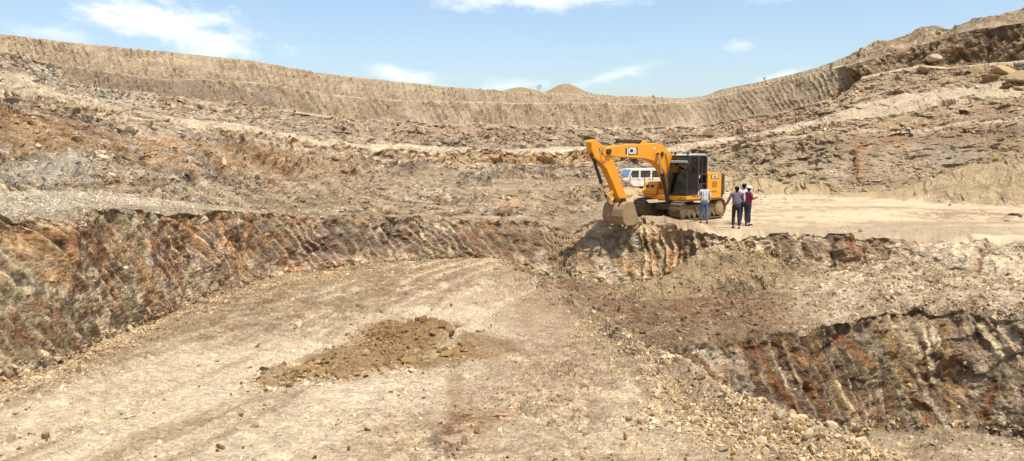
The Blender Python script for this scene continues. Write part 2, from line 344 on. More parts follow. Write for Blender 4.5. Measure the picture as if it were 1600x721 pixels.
for p, q, dd, s in ((1130, 276, 67, .5), (1175, 277, 62, .5), (1215, 273, 60, .5), (1255, 283, 56, .5), (1290, 286, 55, .45), (1330, 296, 53, .5), (1375, 298, 52, .4)):
    cone(p, q, dd, s, 1.6, 1., .5, .5, 'dun')
cone(935, 288, 50, .30, 1.4, 1.0, .8, .4, 'tan'); cone(968, 291, 52, .30, 1.5, 1.0, .8, .4, 'tan')
for p, q, dd, rx, ry, h in ((1040, 345, 31.5, 1.3, .45, .24), (1003, 344, 32.2, .9, .5, .22), (1082, 352, 30.2, .9, .4, .16), (950, 346, 32.6, 1.0, .5, .15)):
    c = at(p, q, dd); P[..., 2] += h * np.exp(-((gx - c[0]) / rx) ** 2 - ((gy - c[1]) / ry) ** 2) * (1 + nz * 1.2)
# crest of loose rubble on the spur edge
sp = (STR == 2) | (STR == 3)
K3D = K['03'][0][None, :]; wr = sstep(780, 900, PXB)
ridge = np.exp(-((gy - K3D + .45) / .65) ** 2) * (.26 + nz * .3) * wr
P[..., 2] += np.where(sp, ridge, 0)
# foreground dirt heap and its tails
for (p, q, rx, ry, h) in ((640, 534, 1.3, .95, .25), (575, 560, 1.0, .8, .17), (690, 530, .9, .75, .16), (500, 585, 1.3, .5, .06), (430, 590, .9, .45, .06), (760, 540, .8, .5, .05), (560, 525, .8, .9, .12)):
    c = at(p, q, 4.2 * F / (q - 242)); rr = np.sqrt(((gx - c[0]) / rx) ** 2 + ((gy - c[1]) / ry) ** 2)
    P[..., 2] += np.where(STR == 2, h * (1 - sstep(.25, 1.15, rr + nz * .9)), 0)

# --- normals of the smooth surface
def gridn(P):
    du = np.gradient(P, axis=1); dv = np.gradient(P, axis=0)
    n = np.cross(du, dv); l = np.linalg.norm(n, axis=-1, keepdims=True) + 1e-9; n = n / l
    return np.where(n[..., 2:3] < 0, -n, n)
nrm = gridn(P)
for ax in (0, 1):          # soften
    nrm = (np.roll(nrm, 1, ax) + np.roll(nrm, -1, ax) + 2 * nrm)
nrm /= np.linalg.norm(nrm, axis=-1, keepdims=True) + 1e-9
steep = 1 - np.clip(nrm[..., 2], 0, 1)

# --- roughness per strip : (large amp, fine amp, ridged share, groove amp, groove spacing, slant)
left = PXB < 800
SP_ = {0: (.1, .3, .2, 0, 1, 0), 1: (.1, .4, .2, 0, 1, 0), 2: (.16, .85, .2, 0, 1, 0), 3: (.5, .9, .3, 0, 1, 0), 4: (.5, .9, .3, 0, 1, 0), 5: (.5, 1.1, .75, .14, .42, .45), 6: (.5, 1.1, .3, 0, 1, 0),
       7: (.30, .9, .6, .17, .40, .75), 8: (.14, .5, .2, 0, 1, 0), 9: (.8, 1.4, .6, .22, .46, .3), 10: (.7, 1.2, .5, .22, .5, .3), 11: (.25, .7, .3, .22, .50, .15), 12: (.15, .5, .2, 0, 1, 0),
       13: (.5, 1.0, .5, .20, .65, .4), 14: (.15, .4, .2, 0, 1, 0), 15: (.22, .9, .3, .45, .80, .6), 16: (.12, .3, .2, 0, 1, 0), 17: (.15, .7, .25, .34, .70, .25), 18: (.1, .2, .2, 0, 1, 0), 19: (0, 0, 0, 0, 1, 0)}
tab = np.array([SP_[i] for i in range(20)], np.float32)
def soft(col):
    a = tab[:, col][strip].copy()
    k = np.array([1, 2, 3, 2, 1.]); k /= k.sum()
    return np.convolve(np.pad(a, 2, mode='edge'), k, 'valid')[:, None].astype(np.float32)
A_big, A_fine, A_rid, A_gr = soft(0) + 0 * gx, soft(1) + 0 * gx, soft(2) + 0 * gx, soft(3) + 0 * gx
fl = ((STR >= 3) & (STR <= 6) & (PXB < 790)); tfl = 1 - sstep(770, 830, PXB)
mfl = ((STR >= 3) & (STR <= 6)) * tfl
A_big = A_big * (1 - mfl) + .12 * mfl; A_fine = A_fine * (1 - mfl) + .5 * mfl; A_rid *= (1 - mfl); A_gr *= (1 - mfl)
# right hillside: talus, no tooth marks above the lower face
rh = sstep(1290, 1350, PXB)
A_gr = A_gr * np.where(STR >= 9, 1 - rh * .85, 1)
talus = rh * ((STR >= 11) & (STR <= 13))
A_big = A_big * (1 - .35 * talus)
cliff = rh * (STR == 15); A_big = A_big + cliff * 1.0; A_fine = A_fine + cliff * .6; A_rid = np.clip(A_rid + cliff * .5, 0, 1)
lh = (1 - sstep(60, 120, PXB)) * (STR >= 11) * (STR <= 14)
A_gr *= (1 - lh); A_gr = np.where((STR >= 14) & (STR <= 17), A_gr * (1 - .72 * sstep(1010, 1090, PXB)), A_gr)
x, y, z = P[..., 0].copy(), P[..., 1].copy(), P[..., 2].copy()
disp = np.zeros_like(x); rsp = np.abs(np.gradient(D, axis=0)) + np.abs(np.gradient(ZZ, axis=0)); csp = D / 759 * 1.15
sp_px = np.where(np.isin(STR, (2, 4, 6, 8, 12, 14, 16)), D / 759 * 1.4, np.maximum(csp, rsp * .95)).astype(np.float32)
dist_k = np.clip(D / 30, .55, 2.2).astype(np.float32)
wl = 5.0; seed = 100
while wl > .035:
    n = vnoise(x / wl, y / wl, z / wl * 1.3, seed)
    r = 1 - np.abs(2 * n - 1) * 1.6
    v = (2 * n - 1) * (1 - A_rid) - (r - .35) * A_rid
    amp = np.where(wl > .7, A_big, A_fine) * wl * (.085 if wl > .7 else .075)
    fade = sstep(1.3, 3.0, wl / sp_px)
    disp += amp * v * fade
    wl *= .52; seed += 31
# arc length along the faces for tooth marks
midD = lambda i: (K[keys[i]][0] + K[keys[i + 1]][0]) / 2
S = np.zeros_like(x)
for i in range(20):
    dm = midD(i); zm = (K[keys[i]][1] + K[keys[i + 1]][1]) / 2; xm = uu * (dm * CP - zm * SP)
    s = np.concatenate([[0], np.cumsum(np.hypot(np.diff(xm), np.diff(dm)))])
    S[strip == i] = s[None, :]
spacing = tab[:, 4][strip][:, None]; slant = tab[:, 5][strip][:, None] + 0 * S; slant = np.where(STR == 7, 1.05 - 1.0 * sstep(840, 930, PXB) + .1 * sstep(1120, 1160, PXB), slant)
wob = fbm(x * .3, y * .3, z * .3, 61, 3) * 1.6 + (fbm(x * 2, y * 2, z * 2, 62, 2) - .5) * .5
wobs = wob * np.where(np.isin(STR, (5, 7)), .35, np.where(np.isin(STR, (15, 17)), .7, 1.0))
T = np.concatenate([np.zeros((1, NC)), np.cumsum(np.hypot(np.diff(D, axis=0), np.diff(ZZ, axis=0)), 0)], 0).astype(np.float32)
ph = S / spacing + slant * z / spacing * (1.0) + wobs
gid = np.floor(ph).astype(np.int32); gr1 = _h(gid, gid * 0 + STR.astype(np.int32), gid * 0, 5); gr2 = _h(gid, gid * 0 + STR.astype(np.int32), gid * 0, 6)
tri = np.abs((ph % 1) - .5) * 2; avail = sstep(.30, .46, fbm(S / spacing * .7, T * .5, STR * 3., 63, 3)); avail = np.where((STR == 15) | (STR == 17), np.maximum(avail, .35), avail)
rid = np.exp(-(((ph % 1) - .5) / (.10 + .08 * gr2)) ** 2) * (.25 + .9 * gr1) * avail
patch = sstep(.40, .56, fbm(x * .22 * 2, y * .22, z * .5, 77, 4))
patch = np.where(STR == 15, np.maximum(patch, .85), patch); patch = np.where(STR == 11, np.maximum(patch, .5), patch); patch = np.where(STR == 17, np.maximum(patch, .8), patch)
patch = np.where(STR == 9, patch * sstep(640, 780, PXB) * (1 - sstep(950, 990, PXB)), patch)
patch = np.where((STR == 7) & (PXB > 930) & (PXB < 1110), np.maximum(patch, .85), patch)
patch = np.where((STR == 7) & (PXB < 320), np.maximum(patch, .6), patch)
vwin = sstep(0, .12, VV) * (1 - sstep(.93, 1.0, VV))
GRV = np.where(A_gr > .01, rid * patch * vwin, 0)
LNC = np.exp(-(((ph % 1) - .5) / np.where(STR == 7, .13, .09)) ** 2) * (.3 + .7 * gr1) * avail * np.maximum(patch, np.where((STR == 7) & (PXB < 900), .8 - .5 * sstep(420, 560, PXB), .35)) * (A_gr > .01) * vwin
saw = (ph + .5) % 1; disp += A_gr * .55 * (np.where(saw < .86, saw / .86, (1 - saw) / .14) - .5) * np.maximum(patch, .4 - .2 * sstep(420, 560, PXB)) * vwin * (.4 + .6 * avail) * np.isin(STR, (5, 7, 9, 11))
disp += A_gr * (.75 * rid - .25 * np.exp(-(((ph % 1) - .85) / .12) ** 2) * gr2 - .1 * tri) * patch * vwin * np.clip(dist_k, .8, 1.6)
# broken fragments: every cell of rock stands a little proud or back of its neighbours
CID = np.zeros_like(x)
wS = (fbm(x * 1.5, y * 1.5, z * 1.5, 801, 3) - .5) * .8; wT = (fbm(x * 1.5, y * 1.5, z * 1.5, 811, 3) - .5) * .8
cellw = np.where(STR <= 1, 0, np.where((STR == 2) | (mfl > .5), 0, np.where(STR == 8, .04, 1.))).astype(np.float32)
cellw = np.where((STR == 6) | (STR == 4) | (STR == 3), .55 * (1 - mfl), cellw); cellw = np.where((STR == 15) | (STR == 17), .2, cellw); cellw = np.where(np.isin(STR, (12, 14, 16, 18, 19)), .08, cellw); cellw = np.where(STR == 11, .3, cellw)
cellw = np.where(STR == 7, .45, cellw); cellw = np.where((STR == 5), .6, cellw); cellw = np.where((STR >= 9) & (STR <= 13), .75 - .22 * sstep(380, 520, PXB) - .40 * sstep(1080, 1200, PXB), cellw)
cellw = np.where(STR == 8, .12 + .55 * sstep(280, 380, PXB) * (1 - sstep(900, 960, PXB)), cellw)
cellw = np.where((STR >= 15) & (STR < 19), np.maximum(cellw, .8 * rh), cellw)
blob0 = lambda px, py, rx, ry: 1 - sstep(.5, 1.2, np.hypot((PXB - px) / rx, (PYB - py) / ry) + nz * .8)
cellw = np.where((STR == 2) | (mfl > .5), np.maximum.reduce([.30 * blob0(610, 550, 200, 50), .22 * blob0(760, 620, 170, 80), .42 * blob0(470, 475, 300, 55), .42 * blob0(600, 440, 260, 34), .42 * blob0(140, 575, 200, 34), .42 * blob0(980, 600, 260, 130), .16 * blob0(850, 500, 120, 90), .25 * blob0(560, 560, 190, 50), .15 + 0 * x]), cellw)
cellw = np.maximum(cellw, .9 * cliff)
dq = 2.0 ** np.clip(np.round(np.log2(np.clip(K['11'][0].mean() * 0 + D.mean(1) / 24, .5, 4))), -1, 2)[:, None].astype(np.float32)
for scl, amp, sd_, fl_ in ((.62, .34, 71, 1.7), (.26, .42, 72, 1.5), (.12, .42, 73, 1.3), (.055, .5, 74, 1.3)):
    cs = scl * dq; d, idv = worley2((S / cs / fl_ + wS * 1.5 + .35 * T / cs).astype(np.float32), (T / cs + wT).astype(np.float32), sd_)
    ok = sstep(1.5, 3.0, cs / sp_px); m_ = sstep(.35, .6, fbm(x * .4, y * .4, z * .6, 820 + sd_, 3)) * .8 + .2
    disp += cellw * cs * amp * ((idv - .5) * .9 + (.45 - d) * .7) * ok * m_; CID += (idv - .5) * ok * m_ * np.where(cellw > .3, 1, 0)
# rubble cells on flat-ish ground
flat = np.clip(nrm[..., 2], 0, 1) ** 3
for scl, amp, sd_ in ((.16, .040, 5), (.09, .022, 6)):
    d, idv = worley2(x / scl, y / scl, sd_)
    near = (D < 34)
    dens = sstep(.45, .65, fbm(x * .5, y * .5, 0, 88, 4))
    stripw = np.where(STR == 2, .45 + .9 * np.exp(-((gy - K3D + .6) / 1.6) ** 2) * wr, np.where((STR == 8), .12, .8))
    disp += near * flat * stripw * dens * amp * (np.clip(1 - d * 1.2, 0, 1) ** .7) * (idv > .35)
# crawler prints and ruts
gr = np.sin((x * .35 + y * .94) * 2 * math.pi / .24 + wob * 2) * .022
pr = sstep(.46, .56, fbm(x * .45, y * .3, 0, 91, 3)) * (STR == 2) * sstep(13, 17, y)
disp += gr * pr
rutd = x * .963 - y * .27       # across the haul direction
disp += (STR == 2) * (1 - sstep(430, 560, PXB)) * (np.abs(((rutd * .9 + wob * .3) % 1) - .5) - .25) * -.07
# keep the lips and feet of the terraces crisp
edgew = np.minimum(sstep(0, .14, VV), 1 - sstep(.86, 1, VV)) * .75 + .25
disp *= np.where((STR >= 11) & (STR <= 17), np.where(np.isin(STR, (12, 14, 16)), .3, edgew), 1)
# ruts of wheels and crawler prints on the floor
onf = (STR == 2) | (mfl > .5); RUTC = np.zeros_like(x); bend = (fbm(y * .12, y * 0, y * 0, 951, 2) - .5) * 1.6
for c_ in (-9.95, -8.25, -10.9, -9.25, -7.1, -5.5, -11.7):
    dd_ = rutd + bend - c_; w_ = np.exp(-(dd_ / .17) ** 2) * onf * sstep(.3, .5, fbm(x * .3 + c_, y * .3, 0, 955, 3)); lug = np.sin((x * .27 + y * .963 + np.abs(dd_) * .6) * 2 * math.pi / .16)
    disp += w_ * (-.045 + .016 * lug) + np.exp(-((np.abs(dd_) - .27) / .06) ** 2) * onf * .025 * (w_ * 0 + 1) * sstep(.4, .55, fbm(x * .3 + c_, y * .3, 0, 955, 3)); RUTC = np.maximum(RUTC, w_)
r2 = x * .99 + y * .144 + bend * .5
for c_ in (3.5, 1.3, 2.4, .1):
    dd_ = np.abs(r2 - c_); w_ = (1 - sstep(.20, .28, dd_)) * onf * sstep(.42, .54, fbm(x * .5 + c_ * 3, y * .35, 0, 957, 3)); disp += w_ * .030 * np.sin((y * .99 - x * .144 + .05 * np.sin(x * 9)) * 2 * math.pi / .19) - w_ * .012
def pline(x0, y0, x1, y1, w, wig=10):
    t = np.clip(((PXB - x0) * (x1 - x0) + (PYB - y0) * (y1 - y0)) / ((x1 - x0) ** 2 + (y1 - y0) ** 2), 0, 1)
    return np.exp(-((PXB - (x0 + t * (x1 - x0)) + (fbm(t * 5, t * 0, t * 0 + x0, 71, 3) - .5) * wig) / w) ** 2) * (t > .001) * (t < .999)
LN = []
for a in ((5, 1266, 517, 1352, 692, 4.5, 'brown', .16), (5, 1315, 515, 1368, 575, 5, 'rust', .1), (5, 1165, 532, 1240, 650, 4, 'rust', .1), (5, 1085, 552, 1150, 628, 4, 'rust', .08), (5, 1390, 490, 1440, 560, 4, 'cream', .08), (5, 1440, 500, 1462, 600, 4, 'cream', .08), (5, 1475, 500, 1490, 640, 6, 'soil', .1),
          (5, 1530, 500, 1560, 560, 5, 'cream', .08), (5, 1548, 590, 1532, 655, 6, 'rust', -.08), (5, 1380, 510, 1420, 600, 7, 'soil', .06), (5, 1255, 590, 1300, 690, 4, 'rust', .06), (5, 1310, 600, 1350, 690, 4, 'cream', .05),
          (7, 1412, 372, 1396, 414, 3.5, 'pale', .08), (7, 1446, 376, 1434, 414, 4, 'pale', .08), (7, 1495, 374, 1482, 402, 4, 'cream', .08), (7, 1516, 382, 1500, 424, 4, 'pale', .08), (7, 1530, 390, 1524, 440, 4, 'rust', -.1), (7, 1566, 396, 1556, 430, 4, 'cream', .08),
          (7, 1592, 400, 1580, 440, 4, 'cream', .08), (7, 1332, 366, 1316, 388, 5, 'rust', .06), (7, 1248, 368, 1236, 410, 3, 'pgrey', .05), (7, 1300, 370, 1292, 420, 4, 'dark', -.1), (9, 1345, 232, 1338, 292, 3, 'rust', .1)):
    m_ = pline(*a[1:6]) * np.isin(STR, (a[0], a[0] + 1)); disp += m_ * a[7] * np.clip(dist_k, .7, 2); LN.append((m_, a[6]))
P2 = P + nrm * disp[..., None]
# small lateral wander so that lips are not ruled
fw = np.where(np.isin(STR, (14, 15, 16, 17, 18)), .3, 1) * dist_k
wx = ((fbm(x * .6, y * .6, z * .6, 301, 4) - .5) * .9 + (fbm(x * 3, y * 3, z * 3, 303, 3) - .5) * .22) * fw; wy = ((fbm(x * .6, y * .6, z * .6, 311, 4) - .5) * 1.1 + (fbm(x * 3, y * 3, z * 3, 313, 3) - .5) * .3) * fw
ke = np.where(STR <= 2, sstep(.85, 1, VV) * (STR == 2), 1) * (1 - mfl)
P2[..., 0] += wx * ke; P2[..., 1] += wy * ke
wzz = (fbm(x * .25, y * .25, 0, 321, 4) - .5) * .35 * dist_k
P2[..., 2] += wzz * (STR >= 9) * (STR <= 17) * np.where(STR > 13, .4, 1)
# crumbled lips
for key_, amt in (('08', .26), ('06', .20), ('12', .3)):
    r0 = sum(ROWS[:keys.index(key_)]); dT = T - T[r0:r0 + 1]; w_ = np.exp(-(dT / .38) ** 2)
    nn_ = fbm(x * 2.2, y * 2.2, 0 * z, 961, 4); nb_ = fbm(x * .6, y * .6, 0 * z, 963, 3)
    P2[..., 2] -= w_ * (1 - mfl) * (np.clip(nn_ - .42, 0, 1) * amt * 3 + np.clip(nb_ - .5, 0, 1) * amt * 3)
    P2[..., 1] += w_ * (1 - mfl) * (nn_ - .5) * .6
# rugged skyline lumps on the right hill
P2[..., 2] += (STR >= 16) * (STR <= 18) * rh * (fbm(x * .35, y * .15, 0, 331, 5) - .5) * 2.2
P2 = P2.astype(np.float32)

# ------------------------------------------------------------------ geology colours (albedo, with light and shade worked in on some walls)
PAL = dict(cream=srgb(212, 190, 150), pale=srgb(222, 203, 166), tan=srgb(188, 161, 118), brown=srgb(140, 110, 74), ochre=srgb(182, 130, 68), rust=srgb(134, 86, 50), soil=srgb(156, 125, 80), purple=srgb(104, 82, 72),
           grey=srgb(156, 143, 120), pgrey=srgb(196, 183, 156), dark=srgb(84, 67, 52), olive=srgb(150, 131, 92), rose=srgb(184, 150, 118), slate=srgb(112, 100, 82), sand=srgb(212, 186, 140), dun=srgb(172, 149, 113), umber=srgb(118, 92, 62))
PAL = {k: v.astype(np.float32) for k, v in PAL.items()}
BASE = ['cream', 'cream', 'cream', 'dun', 'dun', 'olive', 'tan', 'olive', 'sand', 'dun', 'dun', 'tan', 'tan', 'dun', 'cream', 'tan', 'cream', 'tan', 'tan', 'tan']
C = np.stack([PAL[b] for b in BASE])[STR].astype(np.float32)
C[fl] = PAL['cream']
xs_, ys_, zs_ = P2[..., 0], P2[..., 1], P2[..., 2]
bn = fbm(xs_ * 1.1, ys_ * 1.1, zs_ * 1.1, 401, 6, .68); bn2 = fbm(xs_ * .25, ys_ * .25, zs_ * .25, 411, 4, .6)
SLC = slice(0, NR)
def roi(*a):
    """work on the rows of these strips only"""
    global SLC
    r = np.where(np.isin(strip, a))[0]; SLC = slice(r[0], r[-1] + 1)
def q(a): return a[SLC] if a.shape[0] == NR else a
def mix(w, c):
    w = np.clip(q(w), 0, 1)[..., None]; C[SLC] = C[SLC] * (1 - w) + PAL[c] * w
def nmask(freq, seed, lo, hi, anis=(1, 1, 1)):
    f = freq * 1.7
    return sstep(lo, hi, fbm(xs_[SLC] * f * anis[0], ys_[SLC] * f * anis[1], zs_[SLC] * f * anis[2], seed, 6, .66))
def smask(freq, vf, seed, lo, hi, sl=.7):
    """streaks that run down a face"""
    z_ = zs_[SLC]; return sstep(lo, hi, fbm((S[SLC] + sl * z_) * freq, z_ * vf, 0 * z_, seed, 4, .6))
def blob(px, py, rx, ry, rot=0, soft_=.5, namp=1.1):
    c, s = math.cos(rot), math.sin(rot); dx, dy = PXB[SLC] - px, PYB[SLC] - py
    a = (dx * c + dy * s) / rx; b = (-dx * s + dy * c) / ry
    return 1 - sstep(1 - soft_, 1 + soft_ * .4, np.sqrt(a * a + b * b) + (bn[SLC] - .5) * namp)
def is_(*a): return np.isin(STR[SLC], a).astype(np.float32)
def ss(a, b): return sstep(a, b, PXB[SLC])
# floor
roi(0, 1, 2, 3, 4, 5, 6)
F2 = np.where((STR[SLC] == 2) | fl[SLC], 1., 0.).astype(np.float32)
mix(F2 * nmask(.5, 11, .48, .62) * .55, 'tan'); mix(F2 * nmask(1.6, 12, .47, .6) * .55, 'dun'); mix(F2 * nmask(.8, 13, .5, .62) * .35, 'pale')
rut = fbm((rutd * 2.2)[SLC], ((x * .27 + y * .963) * .18)[SLC], 0, 14, 4)
mix(F2 * (1 - ss(480, 620)) * sstep(.42, .6, rut) * .75, 'pale'); mix(F2 * (1 - ss(480, 620)) * sstep(.52, .66, 1 - rut) * .6, 'dun')
mix(F2 * blob(480, 470, 290, 55, -.18) * .75, 'dun'); mix(F2 * blob(480, 470, 290, 55, -.18) * nmask(1.5, 23, .44, .58) * .7, 'brown'); mix(F2 * blob(150, 560, 230, 34, -.38) * .75, 'dun'); mix(F2 * blob(150, 560, 230, 34, -.38) * nmask(2, 25, .47, .6) * .5, 'brown')
mix(F2 * blob(560, 430, 270, 40) * .75, 'dun'); mix(F2 * blob(560, 430, 270, 40) * nmask(2, 24, .47, .6) * .5, 'brown')
mix(F2 * ss(420, 760) * nmask(2.5, 15, .48, .6) * .55, 'brown'); mix(F2 * ss(760, 900) * .4, 'dun')
mix(F2 * blob(705, 470, 105, 30) * .6, 'rose'); mix(F2 * blob(700, 487, 80, 14) * .8, 'pale'); mix(F2 * blob(600, 610, 170, 34, -.05) * .75, 'pale'); mix(F2 * blob(250, 640, 260, 26, -.42) * .6, 'pale'); mix(F2 * blob(780, 560, 50, 150, -.15) * .45, 'pale')
mix(F2 * blob(760, 640, 105, 56, -.3, .7) * .5, 'rose'); mix(F2 * blob(715, 660, 26, 50, .3) * nmask(2.5, 18, .47, .6) * .8, 'rust'); mix(F2 * blob(800, 615, 110, 60, -.2) * nmask(2, 19, .48, .6) * .55, 'brown'); mix(F2 * blob(775, 650, 60, 14, -.2) * nmask(2, 16, .45, .6) * .7, 'ochre')
mix(F2 * blob(690, 690, 24, 30) * nmask(3, 20, .45, .6) * .7, 'purple'); mix(F2 * blob(400, 640, 80, 20, -.3) * nmask(2, 26, .48, .6) * .7, 'brown')
mix(F2 * blob(860, 540, 80, 130, -.5) * .5, 'rose'); mix(F2 * blob(950, 660, 210, 60, .2) * .6, 'cream'); mix(F2 * blob(850, 640, 110, 30) * nmask(1.6, 22, .5, .62) * .6, 'brown')
mix(F2 * blob(645, 540, 102, 36, 0, .35, .7) * .95, 'soil'); mix(F2 * blob(540, 565, 85, 34, -.2, .4) * .9, 'soil'); mix(F2 * blob(440, 592, 60, 16, -.1, .5) * .8, 'soil'); mix(F2 * blob(760, 540, 55, 22, 0, .5) * .8, 'soil'); mix(F2 * blob(710, 600, 14, 60, 0, .7, .6) * .5, 'soil')
mix(F2 * blob(600, 530, 90, 20, -.2) * nmask(1.5, 27, .46, .58) * .6, 'brown')
mix(F2 * (np.exp(-((gy - K3D + .6) / 1.6) ** 2) * wr)[SLC] * .5, 'dun')
nm = 1 - mfl[SLC]
mix(is_(3) * nm * nmask(1.2, 31, .45, .6) * .5, 'cream'); mix(is_(4) * nm * nmask(1.5, 32, .48, .62) * .6, 'tan'); mix(is_(4) * nm * nmask(1, 29, .5, .62) * .5, 'cream')
W5 = is_(5) * nm
mix(W5 * blob(1130, 590, 130, 90) * .6, 'slate'); mix(W5 * .15, 'umber'); mix(W5 * nmask(.9, 33, .43, .55) * .8, 'umber'); mix(W5 * nmask(1.4, 30, .5, .6) * .7, 'grey'); mix(W5 * smask(1.8, .35, 34, .48, .6, .5) * .6, 'brown')
mix(W5 * smask(2.0, .5, 35, .53, .61, .5) * .5, 'rust'); mix(W5 * smask(2.6, .7, 36, .55, .63, .5) * .7, 'ochre'); mix(W5 * smask(3.1, .8, 37, .56, .64, .6) * .75, 'cream')
mix(W5 * blob(1250, 590, 130, 95, -.3) * .45, 'umber'); mix(W5 * blob(1290, 580, 90, 90, -.3) * nmask(1.2, 38, .42, .56) * .85, 'dark'); mix(W5 * blob(1200, 545, 80, 24, .2) * nmask(1.5, 28, .4, .55) * .7, 'rust'); mix(W5 * blob(1385, 540, 60, 80) * .45, 'olive')
mix(W5 * ss(1420, 1560) * nmask(1.4, 39, .42, .56) * .7, 'dun'); mix(W5 * nmask(2.6, 40, .54, .62) * .7, 'dark')
W6 = is_(6) * nm
mix(W6 * ss(1180, 1260) * .45, 'tan'); mix(W6 * (1 - ss(1180, 1270)) * .85, 'brown'); mix(W6 * (1 - ss(1100, 1250)) * .25, 'umber'); mix(W6 * (1 - ss(1180, 1260)) * nmask(1.3, 41, .47, .6) * .6, 'dun')
mix(W6 * blob(1080, 480, 160, 44) * nmask(1.2, 42, .45, .57) * .6, 'rust'); mix(W6 * ss(1240, 1300) * nmask(.9, 43, .42, .58) * .6, 'cream'); mix(W6 * nmask(2, 44, .52, .62) * .5, 'brown'); pass
# main cut face
roi(7); W7 = is_(7)
mix(W7 * nmask(.7, 51, .43, .56) * .6, 'brown'); mix(W7 * nmask(1.6, 50, .5, .6) * .6, 'tan'); mix(W7 * smask(2.4, .9, 52, .52, .6) * .7, 'cream'); mix(W7 * smask(1.8, .9, 53, .53, .62) * .65, 'ochre')
mix(W7 * blob(230, 390, 190, 40, .1) * smask(1.6, 1.4, 54, .45, .58) * .65, 'rust'); mix(W7 * blob(450, 375, 190, 40, .03) * nmask(1.1, 55, .4, .54) * .8, 'purple')
mix(W7 * blob(380, 370, 140, 40) * nmask(1.6, 56, .5, .6) * .8, 'ochre'); mix(W7 * blob(560, 378, 300, 26) * nmask(1.6, 66, .42, .56) * .6, 'dark'); mix(W7 * blob(640, 370, 140, 34) * nmask(1.2, 57, .42, .56) * .8, 'slate'); mix(W7 * blob(790, 375, 90, 28) * .6, 'umber')
mix(W7 * blob(60, 470, 120, 90) * nmask(.9, 58, .45, .6) * .6, 'olive'); mix(W7 * blob(60, 335, 160, 14) * .7, 'tan')
mix(W7 * (1 - ss(850, 900)) * nmask(2.4, 59, .54, .62) * .6, 'dark'); mix(W7 * (1 - ss(850, 900)) * nmask(2.0, 49, .54, .62) * .6, 'rust')
mix(W7 * blob(900, 385, 80, 34) * .6, 'brown'); mix(W7 * blob(1035, 405, 55, 50) * nmask(1.6, 60, .44, .56) * .8, 'ochre'); mix(W7 * blob(1080, 400, 40, 44) * .75, 'rust'); mix(W7 * blob(1090, 400, 26, 34) * nmask(2, 48, .4, .55) * .7, 'dark')
mix(W7 * blob(970, 355, 160, 14) * .8, 'tan'); rw = W7 * ss(1130, 1200)
mix(rw * .5, 'tan'); mix(rw * smask(1.6, .5, 62, .45, .58) * .6, 'brown'); mix(rw * blob(1290, 395, 100, 28) * nmask(1.8, 63, .44, .56) * .7, 'rust'); mix(rw * blob(1230, 390, 60, 30) * .55, 'umber'); mix(rw * ss(1380, 1460) * .6, 'cream')
# bench left, plateau right
roi(8); B8 = is_(8)
mix(B8 * (1 - ss(250, 420)) * .6, 'pgrey'); mix(B8 * (1 - ss(250, 420)) * nmask(.8, 70, .43, .58) * .75, 'dun'); mix(B8 * ss(350, 450) * (1 - ss(1000, 1130)) * .85, 'dun'); mix(B8 * ss(300, 400) * (1 - ss(900, 960)) * nmask(1.5, 74, .44, .56) * .6, 'brown'); mix(B8 * blob(90, 325, 400, 4) * .6, 'dun')
mix(B8 * ss(960, 1100) * nmask(.5, 71, .46, .6) * .45, 'tan'); mix(B8 * ss(1000, 1100) * sstep(.5, .62, fbm(xs_[SLC] * .16, ys_[SLC] * 1.3, 0, 75, 4)) * .5, 'brown'); mix(B8 * ss(1120, 1200) * blob(1370, 360, 330, 9, 0) * .8, 'dun')
mix(B8 * ss(1350, 1450) * blob(1510, 338, 130, 9, .02) * nmask(1.8, 72, .42, .55) * .7, 'brown'); mix(B8 * blob(1080, 350, 90, 10) * nmask(2, 73, .44, .56) * .6, 'brown')
# slopes above
for s_, sd_ in ((9, 501), (10, 511), (13, 521)):
    roi(s_); W = is_(s_)
    mix(W * nmask(.5, sd_, .43, .56) * .7, 'brown'); mix(W * nmask(.8, sd_ + 1, .5, .6) * .6, 'tan'); mix(W * nmask(.7, sd_ + 2, .54, .63, (1, 1, 3)) * .6, 'ochre')
    mix(W * nmask(.9, sd_ + 3, .56, .64, (1, 1, 3)) * .55, 'umber'); mix(W * nmask(1.0, sd_ + 4, .5, .6) * .45, 'pgrey'); mix(W * nmask(1.9, sd_ + 5, .54, .62) * .6, 'dark'); mix(W * nmask(1.5, sd_ + 6, .54, .62) * .5, 'cream')
roi(9, 10, 11, 12, 13, 14); SL = is_(9, 10, 11, 12, 13)
mix(SL * blob(40, 178, 130, 16, .05) * nmask(1, 80, .42, .55) * .6, 'rust'); mix(SL * blob(40, 205, 150, 28, .05) * .4, 'ochre'); mix(SL * blob(100, 265, 130, 22) * .5, 'pgrey'); mix(SL * blob(300, 240, 160, 24, .1) * nmask(1.2, 81, .44, .56) * .55, 'ochre'); mix(SL * blob(480, 255, 120, 30, .1) * .3, 'ochre')
mix(SL * blob(140, 130, 120, 26, .3) * .5, 'pgrey'); mix(SL * blob(600, 270, 120, 30) * .4, 'tan'); mix(SL * blob(480, 310, 90, 18) * .5, 'olive'); mix(SL * blob(700, 205, 200, 16) * .5, 'rose'); mix(SL * blob(640, 255, 40, 16) * nmask(1.5, 79, .4, .55) * .7, 'purple')
mix(SL * blob(840, 300, 110, 34) * .6, 'tan'); mix(SL * blob(800, 215, 160, 12) * nmask(.9, 82, .42, .58) * .4, 'umber'); mix(SL * blob(400, 310, 420, 9, .04) * .35, 'tan')
RH = ss(1080, 1160) * is_(9, 10, 11, 12, 13, 14)
